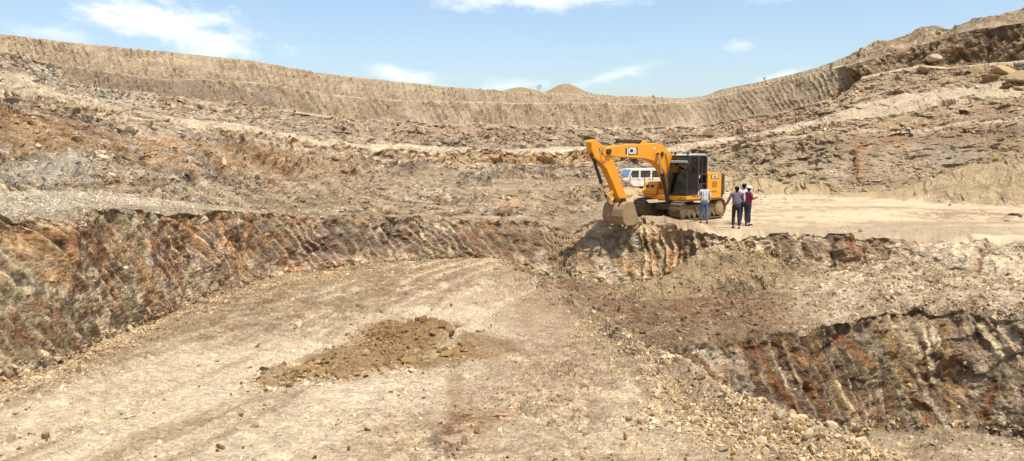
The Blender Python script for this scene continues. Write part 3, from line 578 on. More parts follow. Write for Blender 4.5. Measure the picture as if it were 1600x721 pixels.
mix(RH * .55, 'tan'); mix(RH * blob(1300, 240, 190, 26, -.03) * nmask(.8, 83, .4, .55) * .6, 'olive'); mix(RH * blob(1420, 215, 110, 26, -.1) * nmask(1.1, 84, .44, .57) * .7, 'ochre'); mix(RH * blob(1450, 160, 70, 40, .4) * .5, 'rose'); mix(RH * blob(1470, 235, 60, 40, .3) * .5, 'grey')
mix(RH * blob(1540, 285, 100, 22) * nmask(1.2, 85, .42, .56) * .7, 'brown'); mix(RH * blob(1560, 210, 90, 40, .3) * .4, 'brown'); mix(RH * blob(1190, 290, 130, 16) * .8, 'pgrey'); mix(RH * blob(1230, 175, 140, 9, -.35) * .8, 'rose'); mix(RH * blob(1180, 200, 130, 8, -.2) * .5, 'rose'); mix(RH * blob(1350, 222, 260, 7, -.08) * .4, 'brown')
mix(RH * blob(1200, 255, 140, 30) * nmask(.8, 86, .42, .58) * .6, 'tan'); mix(RH * blob(1390, 285, 240, 12) * nmask(1.3, 87, .44, .58) * .6, 'brown'); mix(RH * nmask(.6, 88, .5, .6) * .4, 'brown')
mix(is_(12, 14) * .6, 'cream'); mix(is_(10) * sstep(.86, .97, VV[SLC]) * .7, 'cream'); mix(is_(11) * nmask(.5, 91, .42, .58) * .5, 'brown'); mix(is_(11) * blob(870, 245, 150, 20) * .4, 'ochre'); mix(is_(11) * blob(985, 247, 30, 14) * .6, 'slate')
roi(15, 16, 17)
mix(is_(15) * .5, 'brown'); mix(is_(15) * smask(.8, .3, 92, .47, .58) * .45, 'cream'); mix(is_(15) * smask(1.1, .3, 93, .5, .62) * .5, 'brown'); mix(is_(15) * blob(270, 142, 240, 26, .12) * .75, 'umber'); mix(is_(15) * blob(1200, 160, 120, 34, -.3) * .4, 'brown')  # umber at the left puts the steep wall's shade into the colour
mix(cliff[SLC] * .8, 'umber'); mix(cliff[SLC] * nmask(.8, 94, .46, .58) * .6, 'tan'); mix(is_(15, 16, 17) * rh[SLC] * .55, 'umber'); mix(is_(16, 17) * blob(1285, 118, 16, 14) * .8, 'pale')
mix(is_(17) * (1 - rh[SLC]) * smask(1.0, .3, 95, .45, .6) * .2, 'cream'); mix(is_(17) * (1 - rh[SLC]) * nmask(.3, 96, .45, .6) * .45, 'dun'); mix(is_(17) * ss(1060, 1110) * .6, 'dun'); mix(is_(17) * nmask(.4, 97, .48, .6) * .4, 'brown'); mix(is_(17) * (1 - sstep(.1, .4, VV[SLC])) * .25, 'brown')
mix(is_(15, 17) * (1 - rh[SLC]) * .3, 'grey'); mix(is_(16, 14) * (1 - rh[SLC]) * .6, 'pale')
SLC = slice(0, NR)
mix(RUTC * .7, 'pale')
lum = C.mean(-1, keepdims=True); C[..., 2] *= 1.06; C = C * .82 + lum * .18 * np.array([1.05, 1.0, .90], np.float32)
scr = np.clip(GRV * (.35 + .9 * (bn > .47)), 0, 1) * is_(5, 7, 9, 11, 15, 17)
mix(scr * .7, 'tan'); mix(LNC * is_(5, 7, 9, 11, 15, 17) * (.7 + .3 * sstep(.4, .55, bn)) * np.where(STR >= 15, .45, np.where(STR == 5, .45, 1)), 'cream')
for mk, c_ in RAISED: mix(mk, c_)
for mk, c_ in LN: mix(mk * .8, c_)
C = C * np.exp(CID * .42)[..., None]
C *= 1 + is_(5, 7)[..., None] * (.16 + .08 * (PXB < 500))[..., None]  # cut faces brightened in the colour, more on the sunlit left wall
C *= 1 + ((STR == 2) | fl)[..., None] * np.array([.05, .0, -.08], np.float32)
C = np.clip(C * .88, .02, .8).astype(np.float32)
F2 = ((STR == 2) | fl).astype(np.float32); W6 = ((STR == 6) * (1 - mfl)); B8 = is_(8)

# ------------------------------------------------------------------ build the terrain objects
M_near = earth_mat('trampled_ground', 1.5, 1.0, .7, .75, .05)
M_wall = earth_mat('cut_rock', 1.4, 1.0, .65, .85, .055)
M_far = earth_mat('far_rock', .55, .9, .6, .7, .04)
M_sand = earth_mat('fine_sand', .8, .7, .25, .36, .03)
M_stone = earth_mat('stone_rock', 1.6, .5, .2, .3, .02)

def mesh_obj(name, V, Fq, col, mat, smooth=True, **k):
    me = bpy.data.meshes.new(name); V = np.asarray(V, np.float32); Fq = np.asarray(Fq, np.int32)
    n = Fq.shape[1]
    me.vertices.add(len(V)); me.vertices.foreach_set('co', V.ravel())
    me.loops.add(Fq.size); me.loops.foreach_set('vertex_index', Fq.ravel())
    me.polygons.add(len(Fq)); me.polygons.foreach_set('loop_start', np.arange(0, Fq.size, n, dtype=np.int32))
    me.polygons.foreach_set('use_smooth', np.full(len(Fq), smooth, bool))
    me.update(calc_edges=True)
    if col is not None:
        a = me.attributes.new('geology', 'FLOAT_COLOR', 'POINT'); c4 = np.ones((len(V), 4), np.float32); c4[:, :3] = col
        a.data.foreach_set('color', c4.ravel())
    me.materials.append(mat); o = bpy.data.objects.new(name, me); COL.objects.link(o)
    return tag(o, **k)
idx = np.arange(NR * NC).reshape(NR, NC)
quads = np.stack([idx[:-1, :-1], idx[:-1, 1:], idx[1:, 1:], idx[1:, :-1]], -1)
qs = np.repeat(strip[:-1, None], NC - 1, 1); qpx = np.repeat(pxs[None, :-1], NR - 1, 0)
owner = np.empty(qs.shape, object)
NAMES = {0: 'ground', 1: 'ground', 2: 'pit_floor', 3: 'rubble_slope', 4: 'lower_pit_floor', 5: 'lower_cut_face', 6: 'middle_bench', 7: 'cut_face', 8: 'gravel_bench', 9: 'rocky_slope', 10: 'rocky_slope', 11: 'terrace_wall',
         12: 'terrace_bench', 13: 'upper_slope', 14: 'upper_bench', 15: 'upper_terrace_wall', 16: 'crest_bench', 17: 'crest_wall', 18: 'terrain', 19: 'terrain'}
for i in range(20): owner[qs == i] = NAMES[i]
owner[(qs >= 3) & (qs <= 6) & (qpx < 800)] = 'pit_floor'
owner[(qs == 8) & (qpx > 955)] = 'plateau'
owner[(qs == 8) & (qpx > 1440) & (np.repeat(vv[:-1, None], NC - 1, 1) > .72)] = 'hillside'
owner[(qs >= 9) & (qs <= 14) & (qpx > 1120)] = 'hillside'
owner[(qs == 15) & (qpx > 1340)] = 'cliff'
owner[(qs == 7) & (qpx > 900)] = 'plateau_face'
MATS = dict(ground=M_near, pit_floor=M_near, rubble_slope=M_near, lower_pit_floor=M_near, lower_cut_face=M_wall, middle_bench=M_near, cut_face=M_wall, plateau_face=M_wall, gravel_bench=M_near, plateau=M_sand,
            rocky_slope=M_wall)
Vall = P2.reshape(-1, 3); Call = C.reshape(-1, 3)
for nm in dict.fromkeys(NAMES.values()).keys() | {'plateau', 'hillside', 'cliff', 'plateau_face'}:
    q = quads[owner == nm]
    if not len(q): continue
    u, inv = np.unique(q.ravel(), return_inverse=True)
    mesh_obj(nm, Vall[u], inv.reshape(-1, 4), Call[u], MATS.get(nm, M_far), nm in ('plateau', 'ground', 'terrain', 'cut_face', 'plateau_face', 'lower_cut_face'), kind='structure')
# ground behind the viewpoint and around the pit
nb = 40
bx_, by_ = np.meshgrid(np.linspace(-420, 420, nb), np.linspace(-420, .55, nb))
bz_ = -1.6 + 0 * bx_ + sstep(30, 90, np.hypot(bx_, by_)) * 6 * (fbm(bx_ * .02, by_ * .02, 0 * bx_, 700, 4))
gi = np.arange(nb * nb).reshape(nb, nb); gq = np.stack([gi[:-1, :-1], gi[:-1, 1:], gi[1:, 1:], gi[1:, :-1]], -1).reshape(-1, 4)
mesh_obj('ground', np.stack([bx_, by_, bz_], -1).reshape(-1, 3), gq, np.tile(PAL['tan'], (nb * nb, 1)), M_far, True, kind='structure')

def surf(px, py, rows=None):
    """3-D point on the built terrain that shows at photo pixel (px, py)"""
    c = int(np.argmin(np.abs(pxs - px)))
    best = None
    for cc in range(max(0, c - 6), min(NC, c + 7)):
        col = P2[:, cc]; qx, qy = proj(col[:, 0], col[:, 1], col[:, 2])
        ok = (STR[:, cc] >= 1)
        dd = np.hypot(qx - px, qy - py); dd[~ok] = 1e9
        j = int(np.argmin(dd))
        if best is None or dd[j] < best[0]: best = (dd[j], col[j])
    return best[1].astype(float)
def ground_z(X0, Y0, lo=0, hi=19):
    c = int(np.clip(np.searchsorted(pxs, 800 + F * X0 / (Y0 * CP + 3 * SP)), 3, NC - 4))
    sub = P2[:, c - 3:c + 4]; m = (STR[:, c - 3:c + 4] >= lo) & (STR[:, c - 3:c + 4] <= hi)
    dd = (sub[..., 0] - X0) ** 2 + (sub[..., 1] - Y0) ** 2; dd[~m] = 1e9
    k = np.argsort(dd.ravel())[:6]; return float(sub[..., 2].ravel()[k].mean())

# distant spoil heaps beyond the crest
def heap(px, py, Dc, r, h, seed, label):
    c = at(px, py, Dc); nr_, na = 26, 56; V = []; 
    for i in range(nr_ + 1):
        for j in range(na):
            a = j / na * 2 * math.pi; rr = r * i / nr_ * (1 + .12 * math.sin(a * 3 + seed))
            V.append((c[0] + rr * math.cos(a) * 1.25, c[1] + rr * math.sin(a), c[2] - h * (math.sqrt((i / nr_) ** 2 + .02) - .14)))
    V = np.array(V, np.float32); n = fbm(V[:, 0] * .5, V[:, 1] * .5, V[:, 2] * .5, seed, 5) - .5
    V[:, 2] += n * .09 * h * 1.6 * np.clip(np.repeat(np.arange(nr_ + 1), na) / nr_ * 2, .2, 1)
    q = [(i * na + j, i * na + (j + 1) % na, (i + 1) * na + (j + 1) % na, (i + 1) * na + j) for i in range(nr_) for j in range(na)]
    o = mesh_obj('spoil_heap', V, q, np.tile(PAL['dun'] * .72, (len(V), 1)), M_far, True)
    tag(o, label, 'spoil heap', 'spoil heaps beyond the crest')
heap(884, 131, 135, 6.2, 4.6, 3, 'tall pointed brown spoil heap on the skyline beside a bare shrub')
heap(812, 137, 140, 8.5, 3.6, 9, 'low rounded brown spoil heap on the skyline left of the bare shrub')
heap(1043, 152.5, 140, 4.5, 2.4, 14, 'tiny flat spoil heap at the lowest dip of the skyline')

# ------------------------------------------------------------------ stones
def ico(sub):
    bm = bmesh.new(); bmesh.ops.create_icosphere(bm, subdivisions=sub, radius=1)
    v = np.array([q.co[:] for q in bm.verts], np.float32); f = np.array([[w.index for w in q.verts] for q in bm.faces], np.int32); bm.free(); return v, f
I1, I2, I3 = ico(1), ico(2), ico(3)
def rockshape(v, seed, rough=.35):
    r = np.random.default_rng(seed); v = v.copy()
    # cut by random planes -> angular
    for _ in range(7):
        n = r.normal(size=3); n /= np.linalg.norm(n); d = r.uniform(.28, .62)
        s = v @ n; over = np.clip(s - d, 0, None); v -= over[:, None] * n * .92
    v += (r.random(v.shape) - .5) * rough * .25
    v *= np.array([r.uniform(.8, 1.25), r.uniform(.8, 1.2), r.uniform(.5, .85)]); return v.astype(np.float32)
def rotmats(n):
    q = rng.normal(size=(n, 4)); q /= np.linalg.norm(q, axis=1)[:, None]; w, a, b, c = q.T
    return np.stack([1 - 2 * (b * b + c * c), 2 * (a * b - c * w), 2 * (a * c + b * w), 2 * (a * b + c * w), 1 - 2 * (a * a + c * c), 2 * (b * c - a * w), 2 * (a * c - b * w), 2 * (b * c + a * w), 1 - 2 * (a * a + b * b)], -1).reshape(n, 3, 3)
def scatter(name, weight, n, smin, smax, power=2.2, tint=None, cj=.25, embed=.35, mat=None, label=None):
    w = weight.ravel().astype(np.float64); w = np.clip(w, 0, None); cdf = np.cumsum(w); cdf /= cdf[-1]
    pick = np.searchsorted(cdf, rng.random(n)); pick = np.minimum(pick, NR * NC - NC - 2)
    p = Vall[pick]; p1 = Vall[pick + 1]; p2 = Vall[np.minimum(pick + NC, NR * NC - 1)]
    a, b = rng.random(n)[:, None], rng.random(n)[:, None]; pos = p + (p1 - p) * a + (p2 - p) * b
    size = smin * (1 - rng.random(n) * (1 - (smax / smin) ** (1 - power))) ** (1 / (1 - power))
    nn = nrm.reshape(-1, 3)[pick]; pos = pos + nn * (size * (.55 - embed) * .6)[:, None]
    vs = [rockshape(I1[0], s) for s in range(8)]; var = rng.integers(0, 8, n); R = rotmats(n)
    B = np.stack(vs)[var] * size[:, None, None]
    V = np.einsum('nij,nkj->nki', R, B) + pos[:, None, :]
    f = I1[1]; Fq = (f[None] + (np.arange(n) * len(I1[0]))[:, None, None]).reshape(-1, 3)
    col = Call[pick] * np.exp(rng.normal(0, cj, n))[:, None]
    if tint is not None:
        t = rng.random(n)[:, None] < tint[1]; col = np.where(t, PAL[tint[0]] * np.exp(rng.normal(0, cj, n))[:, None], col)
    col = np.clip(col, .02, .8)
    o = mesh_obj(name, V.reshape(-1, 3), Fq, np.repeat(col, len(I1[0]), 0), mat or M_stone, False, kind='stuff')
    if label: o['label'] = label; o['category'] = 'rubble'
    return o
on = (PXB > -60) & (PXB < 1660)
ridw = np.exp(-((gy - K3D + .75) / 1.0) ** 2) * wr
ridw = np.exp(-(np.clip(gy - K3D + .45, -9, 9) / np.where(gy > K3D - .45, .6, 2.1)) ** 2) * wr
scatter('rubble', on * is_(2) * ridw * (.1 + sstep(.42, .6, bn)), 30000, .013, .08, 2.5, ('tan', .35), .24, .5, label='pale broken stones heaped in a ridge along the pit edge')
scatter('rubble', on * is_(3) * wr, 1500, .03, .14, 2.4, ('dun', .4), .2, label='pale stones spilling over the edge into the lower pit')
scatter('gravel', on * F2 * (.1 + sstep(.47, .62, bn)) * (.2 + .8 * sstep(350, 800, PXB)), 17000, .012, .07, 2.8, ('umber', .22), .25, .4, label='small stones strewn over the pit floor')
scatter('gravel', on * F2 * (blob(470, 470, 280, 50, -.18) + 1.5 * blob(120, 575, 210, 30, -.38) + blob(560, 440, 260, 34)) * (.2 + sstep(.45, .6, bn)), 11000, .017, .08, 2.8, ('dun', .3), .25, .4, label='loose stones along the foot of the cut face')
scatter('gravel', on * F2 * (blob(645, 540, 110, 45) + blob(480, 585, 110, 24, -.12)) * (.3 + 1.5 * sstep(.5, .6, bn)), 2200, .02, .13, 2.6, None, .22, label='brown clods on the heap of dark dirt')
scatter('rubble', on * is_(5, 4) * (1 - mfl) * (sstep(.0, .0001, PYB - 655) + .03), 3000, .025, .12, 2.6, ('dun', .5), .22, label='broken stones on the floor of the lower pit')
scatter('gravel', on * np.maximum(W6, is_(7) * blob(1150, 420, 110, 40) * .8) * (.2 + sstep(.42, .6, bn)), 13000, .022, .13, 2.7, ('brown', .2), .22, .4, label='grey rubble covering the middle bench')
scatter('gravel', on * is_(8) * (.02 + 1.0 * (1 - sstep(250, 330, PXB)) + .45 * blob(1350, 362, 300, 6)), 4500, .018, .07, 2.8, ('pgrey', .3), .2, .4, label='grey gravel on the left bench and plateau edge')
scatter('rubble', on * (is_(7) * sstep(0, .12, .12 - VV) * 4 + is_(7) * .06), 2200, .03, .14, 2.8, ('dun', .3), .2, .4, label='fallen stones on and below the cut face')
scatter('rubble', on * (is_(9, 10) * (.1 + sstep(.45, .6, bn))) * (1 - sstep(1060, 1120, PXB)), 5000, .04, .22, 3.0, ('dun', .25), .2, .4, label='loose rocks on the slope behind the bench')
scatter('rubble', on * is_(12, 13) * (.1 + sstep(.45, .6, bn)), 3000, .08, .35, 3.2, ('dun', .3), .2, .4, label='loose rocks on the upper slopes')
scatter('rubble', on * (is_(9, 10, 11, 12, 13) * (.1 + sstep(.45, .6, bn))) * sstep(1060, 1120, PXB), 3600, .06, .34, 3.2, ('dun', .3), .2, .4, label='rocks scattered over the right hillside')

# single stones and boulders
cells = {}
def boulder(name, px, py, size, col, label, cat='boulder', group=None, squash=(1, 1, .8), seed=None, sub=3, rz=None, embed=.3, mat=None):
    p = surf(px, py); sd_ = seed if seed is not None else random.randrange(9999)
    key = (sd_ % 9, sub, name)
    v, f = (I3 if sub == 3 else I2)
    v = rockshape(v, sd_, .12); n = fbm(v[:, 0] * 1.5, v[:, 1] * 1.5, v[:, 2] * 1.5, sd_, 4); v = v * (.75 + .5 * n[:, None])
    V = v * np.array(squash) * size
    c = PAL[col] if isinstance(col, str) else np.array(col)
    o = mesh_obj(name, V, f, np.tile(c * .8, (len(V), 1)), mat or M_stone, False)
    o.location = (p[0], p[1], p[2] + size * squash[2] * (.5 - embed)); o.rotation_euler = (random.uniform(-.3, .3), random.uniform(-.3, .3), rz if rz is not None else random.uniform(0, 6))
    return tag(o, label, cat, group)
boulder('boulder', 467, 514, .17, 'pale', 'cream rounded stone alone on the floor left of the dark dirt heap', seed=5, squash=(1, .8, .8))
boulder('boulder', 412, 580, .16, 'dark', 'dark jagged clod at the left end of the dirt heap', seed=11)
boulder('boulder', 508, 571, .13, 'brown', 'brown clod on the left flank of the dirt heap', seed=12)
boulder('boulder', 678, 509, .16, 'brown', 'leaning brown clod on top of the dirt heap', seed=13, squash=(.6, .8, 1.1))
boulder('flat_slab', 1018, 556, .26, 'brown', 'flat brown slab lying on the edge of the lower pit', 'slab', seed=21, squash=(1.0, .8, .5), rz=-.5)
boulder('flat_slab', 995, 548, .2, 'tan', 'small tan slab just left of the larger brown slab', 'slab', seed=22, squash=(1, .7, .4))
boulder('boulder', 1003, 522, .10, 'ochre', 'small orange stone in the hollow behind the rubble ridge', seed=24)
boulder('boulder', 1132, 703, .11, 'grey', 'smooth grey round stone near the bottom of the rubble ridge', seed=25)
boulder('boulder', 1237, 690, .13, 'pgrey', 'pale block on the rubble ridge above the lower pit', seed=26)
boulder('boulder', 787, 650, .17, 'rose', 'pinkish slab beside the rust stained patch of floor', 'slab', seed=27, squash=(1.5, .6, .4), rz=.2)
boulder('boulder', 806, 322, .55, 'rose', 'large pale pink boulder on the slope at the middle of the quarry', seed=31, squash=(1, .8, .75))
boulder('boulder', 1108, 214, .95, 'brown', 'brown boulder perched on the terrace above the cab', seed=32, squash=(.8, .8, 1.1))
boulder('boulder', 262, 204, .5, 'dun', 'grey brown boulder on the left rocky slope', seed=33)
for i, (a, b, s, l) in enumerate([(1520, 112, 1.1, 'leftmost of the big boulders under the cliff'), (1548, 130, .95, 'lowest left boulder of the heap under the cliff'), (1572, 114, 1.35, 'broad boulder in the middle of the heap under the cliff'),
                                  (1594, 126, 1.2, 'boulder at the right end of the heap under the cliff'), (1570, 140, .7, 'small block at the foot of the boulder heap'), (1455, 96, 1.1, 'pale slab perched on the cliff base left of the boulder heap'),
                                  (1443, 112, .9, 'tilted block below the pale slab at the cliff base'), (1510, 178, .6, 'dark small rock alone on the scree slope'), (1420, 110, .7, 'rounded block at the top of the scree')]):
    boulder('boulder', a, b, s, ['dun', 'brown', 'tan', 'dun', 'brown', 'pgrey', 'dun', 'dark', 'dun'][i], l, 'boulder', 'boulders on the right hillside', seed=40 + i, squash=(1.1, .9, .75))
for i, (a, b, s) in enumerate([(1585, 336, .26), (1594, 340, .18), (1572, 345, .13), (1482, 322, .13), (1534, 330, .10), (1345, 368, .14)]):
    boulder('clod', a, b, s, 'dark' if i < 3 else 'brown', ['dark lump of earth at the right edge of the plateau', 'dark lump right of the largest one on the plateau', 'small dark lump in front of the largest one', 'reddish lump alone on the pale plateau', 'small lump on the far right of the plateau', 'brown lump on the lip of the plateau face'][i], 'clod', 'clods on the plateau', seed=60 + i, squash=(1.2, .9, .6))
# larger stones of the rubble ridge, each its own object
ridge_px = np.interp
vs_me = []
for s in range(6):
    v = rockshape(I2[0], 200 + s, .12); o = mesh_obj('ridge_stone', v, I2[1], np.tile(PAL[['pgrey', 'cream', 'tan', 'dun', 'cream', 'brown'][s]] * .85, (len(v), 1)), M_stone, False)
    vs_me.append(o.data); bpy.data.objects.remove(o)
w = (on * is_(2) * ridw ** 1.5 * (PYB > 500) * (PYB < 715)).ravel().astype(float); cdf = np.cumsum(w) / w.sum()
for i in range(150):
    k = int(np.searchsorted(cdf, random.random())); p = Vall[k]; s = .05 * (1 - random.random()) ** -.35; s = min(s, .11)
    o = bpy.data.objects.new('ridge_stone', random.choice(vs_me)); COL.objects.link(o); o.location = (float(p[0]), float(p[1]), float(p[2]) + s * .3)
    o.rotation_euler = (random.uniform(0, 6), random.uniform(0, 6), random.uniform(0, 6)); o.scale = (s, s, s)
    tag(o, 'pale angular stone in the rubble ridge along the edge of the lower pit', 'stone', 'larger stones of the rubble ridge')
dv = []
for s_i in range(4):
    v = rockshape(I2[0], 300 + s_i, .2); o = mesh_obj('dirt_clod', v, I2[1], np.tile(PAL[['soil', 'brown', 'soil', 'umber'][s_i]] * .85, (len(v), 1)), M_stone, False); dv.append(o.data); bpy.data.objects.remove(o)
hb_ = (1 - sstep(.5, 1.1, np.hypot((PXB - 640) / 105, (PYB - 535) / 42))) + .8 * (1 - sstep(.5, 1.1, np.hypot((PXB - 500) / 105, (PYB - 580) / 22)))
w = (on * F2 * hb_ * (.2 + bn)).ravel().astype(float); cdf = np.cumsum(w) / w.sum()
for i in range(90):
    k = int(np.searchsorted(cdf, random.random())); p = Vall[k]; s = min(.05 * (1 - random.random()) ** -.45, .15)
    o = bpy.data.objects.new('dirt_clod', random.choice(dv)); COL.objects.link(o); o.location = (float(p[0]), float(p[1]), float(p[2]) + s * .25)
    o.rotation_euler = (random.uniform(-.4, .4), random.uniform(-.4, .4), random.uniform(0, 6)); o.scale = (s * random.uniform(.9, 1.5), s, s * random.uniform(.7, 1.1))
    tag(o, 'brown clod of earth in the low dirt heap on the pit floor', 'clod', 'clods of the dirt heap')
w = (on * F2 * (PYB > 480) * (PYB < 715) * (PXB < 1000) * (.2 + bn)).ravel().astype(float); cdf = np.cumsum(w) / w.sum()
for i in range(70):
    k = int(np.searchsorted(cdf, random.random())); p = Vall[k]; s = .04 * (1 - random.random()) ** -.4; s = min(s, .10)
    o = bpy.data.objects.new('floor_stone', vs_me[random.choice([3, 5])]); COL.objects.link(o); o.location = (float(p[0]), float(p[1]), float(p[2]) + s * .25)
    o.rotation_euler = (random.uniform(0, 6), random.uniform(0, 6), random.uniform(0, 6)); o.scale = (s, s, s)
    tag(o, 'small loose stone lying on the pale pit floor', 'stone', 'loose stones on the pit floor')

# ------------------------------------------------------------------ mesh builder for made things
class MB:
    def __init__(s): s.v = []; s.f = []
    def add(s, v, f):
        k = len(s.v); s.v += [tuple(map(float, q)) for q in v]; s.f += [tuple(i + k for i in q) for q in f]; return s
    def box(s, c, d, R=None):
        hx, hy, hz = d[0] / 2, d[1] / 2, d[2] / 2; V = [Vector((a * hx, b * hy, e * hz)) for a in (-1, 1) for b in (-1, 1) for e in (-1, 1)]
        if R is not None: V = [R @ q for q in V]
        return s.add([q + Vector(c) for q in V], [(0, 1, 3, 2), (4, 6, 7, 5), (0, 4, 5, 1), (2, 3, 7, 6), (0, 2, 6, 4), (1, 5, 7, 3)])
    def bar(s, a, b, w, h=None, up=(0, 0, 1)):
        a, b = Vector(a), Vector(b); d = (b - a); L = d.length; x = d.normalized(); u = Vector(up)
        if abs(x.dot(u)) > .98: u = Vector((1, 0, 0))
        y = u.cross(x).normalized(); z = x.cross(y); R = Matrix((x, y, z)).transposed(); return s.box((a + b) / 2, (L, w, h or w), R)
    def cyl(s, a, b, r, r2=None, n=12, cap=True):
        a, b = Vector(a), Vector(b); r2 = r if r2 is None else r2; x = (b - a).normalized(); u = Vector((0, 0, 1)) if abs(x.z) < .9 else Vector((1, 0, 0)); y = u.cross(x).normalized(); z = x.cross(y)
        V = [a + (y * math.cos(t) + z * math.sin(t)) * r for t in [i * 2 * math.pi / n for i in range(n)]] + [b + (y * math.cos(t) + z * math.sin(t)) * r2 for t in [i * 2 * math.pi / n for i in range(n)]]
        f = [(i, (i + 1) % n, n + (i + 1) % n, n + i) for i in range(n)]
        if cap: f += [tuple(range(n - 1, -1, -1)), tuple(range(n, 2 * n))]
        return s.add(V, f)
    def tube(s, pts, r, n=8):
        for a, b in zip(pts[:-1], pts[1:]): s.cyl(a, b, r, n=n)
        return s
    def prism(s, poly, y0, y1, axis='y'):
        n = len(poly); mk = (lambda p, t: (p[0], t, p[1])) if axis == 'y' else ((lambda p, t: (t, p[0], p[1])) if axis == 'x' else (lambda p, t: (p[0], p[1], t)))
        V = [mk(p, y0) for p in poly] + [mk(p, y1) for p in poly]
        return s.add(V, [(i, (i + 1) % n, n + (i + 1) % n, n + i) for i in range(n)] + [tuple(range(n - 1, -1, -1)), tuple(range(n, 2 * n))])
    def build(s, name, mat, parent=None, bevel=0, smooth=False, seg=2):
        me = bpy.data.meshes.new(name); me.from_pydata(s.v, [], s.f)
        bm = bmesh.new(); bm.from_mesh(me); bmesh.ops.recalc_face_normals(bm, faces=bm.faces); bm.to_mesh(me); bm.free()
        me.materials.append(mat); o = bpy.data.objects.new(name, me); COL.objects.link(o)
        if parent is not None: o.parent = parent
        if bevel: m = o.modifiers.new('bevel', 'BEVEL'); m.width = bevel; m.segments = seg; m.limit_method = 'ANGLE'; m.angle_limit = .6
        if smooth:
            for p in me.polygons: p.use_smooth = True
        return o
def lettering(text, size, M, mat, parent, name='lettering', ext=.004, width=None, bold=.02):
    cu = bpy.data.curves.new(name, 'FONT'); cu.body = text; cu.size = size; cu.extrude = ext; cu.offset = bold * size; cu.align_x = 'CENTER'; cu.align_y = 'CENTER'; cu.resolution_u = 3
    t = bpy.data.objects.new('t', cu); COL.objects.link(t); dg = bpy.context.evaluated_depsgraph_get(); me = bpy.data.meshes.new_from_object(t.evaluated_get(dg)); bpy.data.objects.remove(t)
    me.name = name; me.materials.clear(); me.materials.append(mat); o = bpy.data.objects.new(name, me); COL.objects.link(o); o.parent = parent; o.matrix_local = M
    if width:
        w = max(v.co.x for v in me.vertices) - min(v.co.x for v in me.vertices)
        for v in me.vertices: v.co.x *= width / w
    return o

YEL = paint('yellow_paint', (240, 156, 3), .42, 0, .24, (190, 150, 90), 3.5); YEL2 = paint('dusty_yellow_paint', (228, 146, 20), .55, 0, .5)
BLK = paint('black_paint', (20, 20, 22), .4, 0, .10); DKG = paint('charcoal_paint', (34, 34, 36), .6, 0, .12); STEEL = paint('track_steel', (70, 60, 50), .6, .3, .65, (150, 126, 92)); CHR = paint('chrome_rod', (215, 215, 215), .15, 1, .05)
BKT = paint('worn_bucket_steel', (126, 104, 76), .65, .1, .75, (180, 152, 112), 1.6); WHT = paint('white_paint', (226, 226, 222), .4, 0, .12); ROOFW = paint('grey_white_roof', (190, 192, 190), .5, 0, .3)
RUB = paint('rubber', (26, 25, 24), .75, 0, .35); GLS = glass('cab_glass', (.68, .72, .72), .045); SEATM = paint('seat_fabric', (30, 30, 34), .9, 0, .1)
RED = paint('red_lens', (160, 20, 16), .3, 0, .1)

# ------------------------------------------------------------------ excavator
EC = np.array([(1062 - 800) / F * 34, 34.0, -2.84]); TH = math.radians(46)
hv = np.array([-math.sin(TH), -math.cos(TH), 0]); nv = np.array([math.cos(TH), -math.sin(TH), 0])
EC[2] = ground_z(EC[0], EC[1], 8, 8) + .0
ex = empty('excavator', EC, math.atan2(hv[1], hv[0]), label='yellow crawler excavator standing on the plateau edge with its bucket hanging over the face', cat='excavator')
def loc(px, py, yb=0.0):
    d = ray(px, py); t = (yb + EC @ nv) / (d @ nv); p = d * t - EC; return (float(p @ hv), float(p[2]))
def L3(px, py, yb=0.0):
    a = loc(px, py, yb); return (a[0], yb, a[1])
# tracks
def track(yc, w=.56):
    tr = MB(); Lh, R = 1.42, .40; cz0 = R + .02
    per = []; n = 14
    for i in range(n): per.append((-Lh + 2 * Lh * i / n, .02, 0))
    for i in range(7): a = -math.pi / 2 + math.pi * i / 7; per.append((Lh + R * math.cos(a), cz0 + R * math.sin(a), a + math.pi / 2))
    for i in range(n): per.append((Lh - 2 * Lh * i / n, cz0 + R, math.pi))
    for i in range(7): a = math.pi / 2 + math.pi * i / 7; per.append((-Lh + R * math.cos(a), cz0 + R * math.sin(a), a + math.pi / 2))
    m = len(per)
    for i in range(m):
        x0, z0, _ = per[i]; x1, z1, _ = per[(i + 1) % m]; cx, cz_ = (x0 + x1) / 2, (z0 + z1) / 2; a = math.atan2(z1 - z0, x1 - x0); ln = math.hypot(x1 - x0, z1 - z0)
        Rm = Matrix.Rotation(-a, 3, 'Y'); tr.box((cx, yc, cz_), (ln * .93, w, .035), Rm)
        off = Rm @ Vector((ln * .3, 0, -.035)); tr.box((cx + off.x, yc, cz_ + off.z), (.022, w, .05), Rm)
    tr.build('track', STEEL, ex)
    fr = MB(); fr.prism([(-1.25, .22), (1.25, .22), (1.35, .42), (1.1, .62), (-1.1, .62), (-1.35, .42)], yc - .14, yc + .14); 
    sgn = 1 if yc > 0 else -1
    fr.box((-.45, yc + sgn * .17, .47), (.16, .05, .14)); fr.box((.45, yc + sgn * .17, .47), (.16, .05, .14))
    fr.build('track_frame', STEEL, ex, .02)
    for i in range(6):
        x0 = -1.0 + .4 * i; MB().cyl((x0, yc - .2, .17), (x0, yc + .2, .17), .10, n=14).build('track_roller', STEEL, ex)
    s_ = MB().cyl((-Lh, yc - .21, cz0), (-Lh, yc + .21, cz0), .33, n=18); s_.cyl((-Lh, yc + sgn * .2, cz0), (-Lh, yc + sgn * .25, cz0), .22, n=16); s_.build('sprocket', paint('sprocket_dust', (150, 125, 90), .7, 0, .6), ex)
    MB().cyl((Lh, yc - .16, cz0), (Lh, yc + .16, cz0), .34, n=18).build('idler', STEEL, ex)
track(.98); track(-.98)
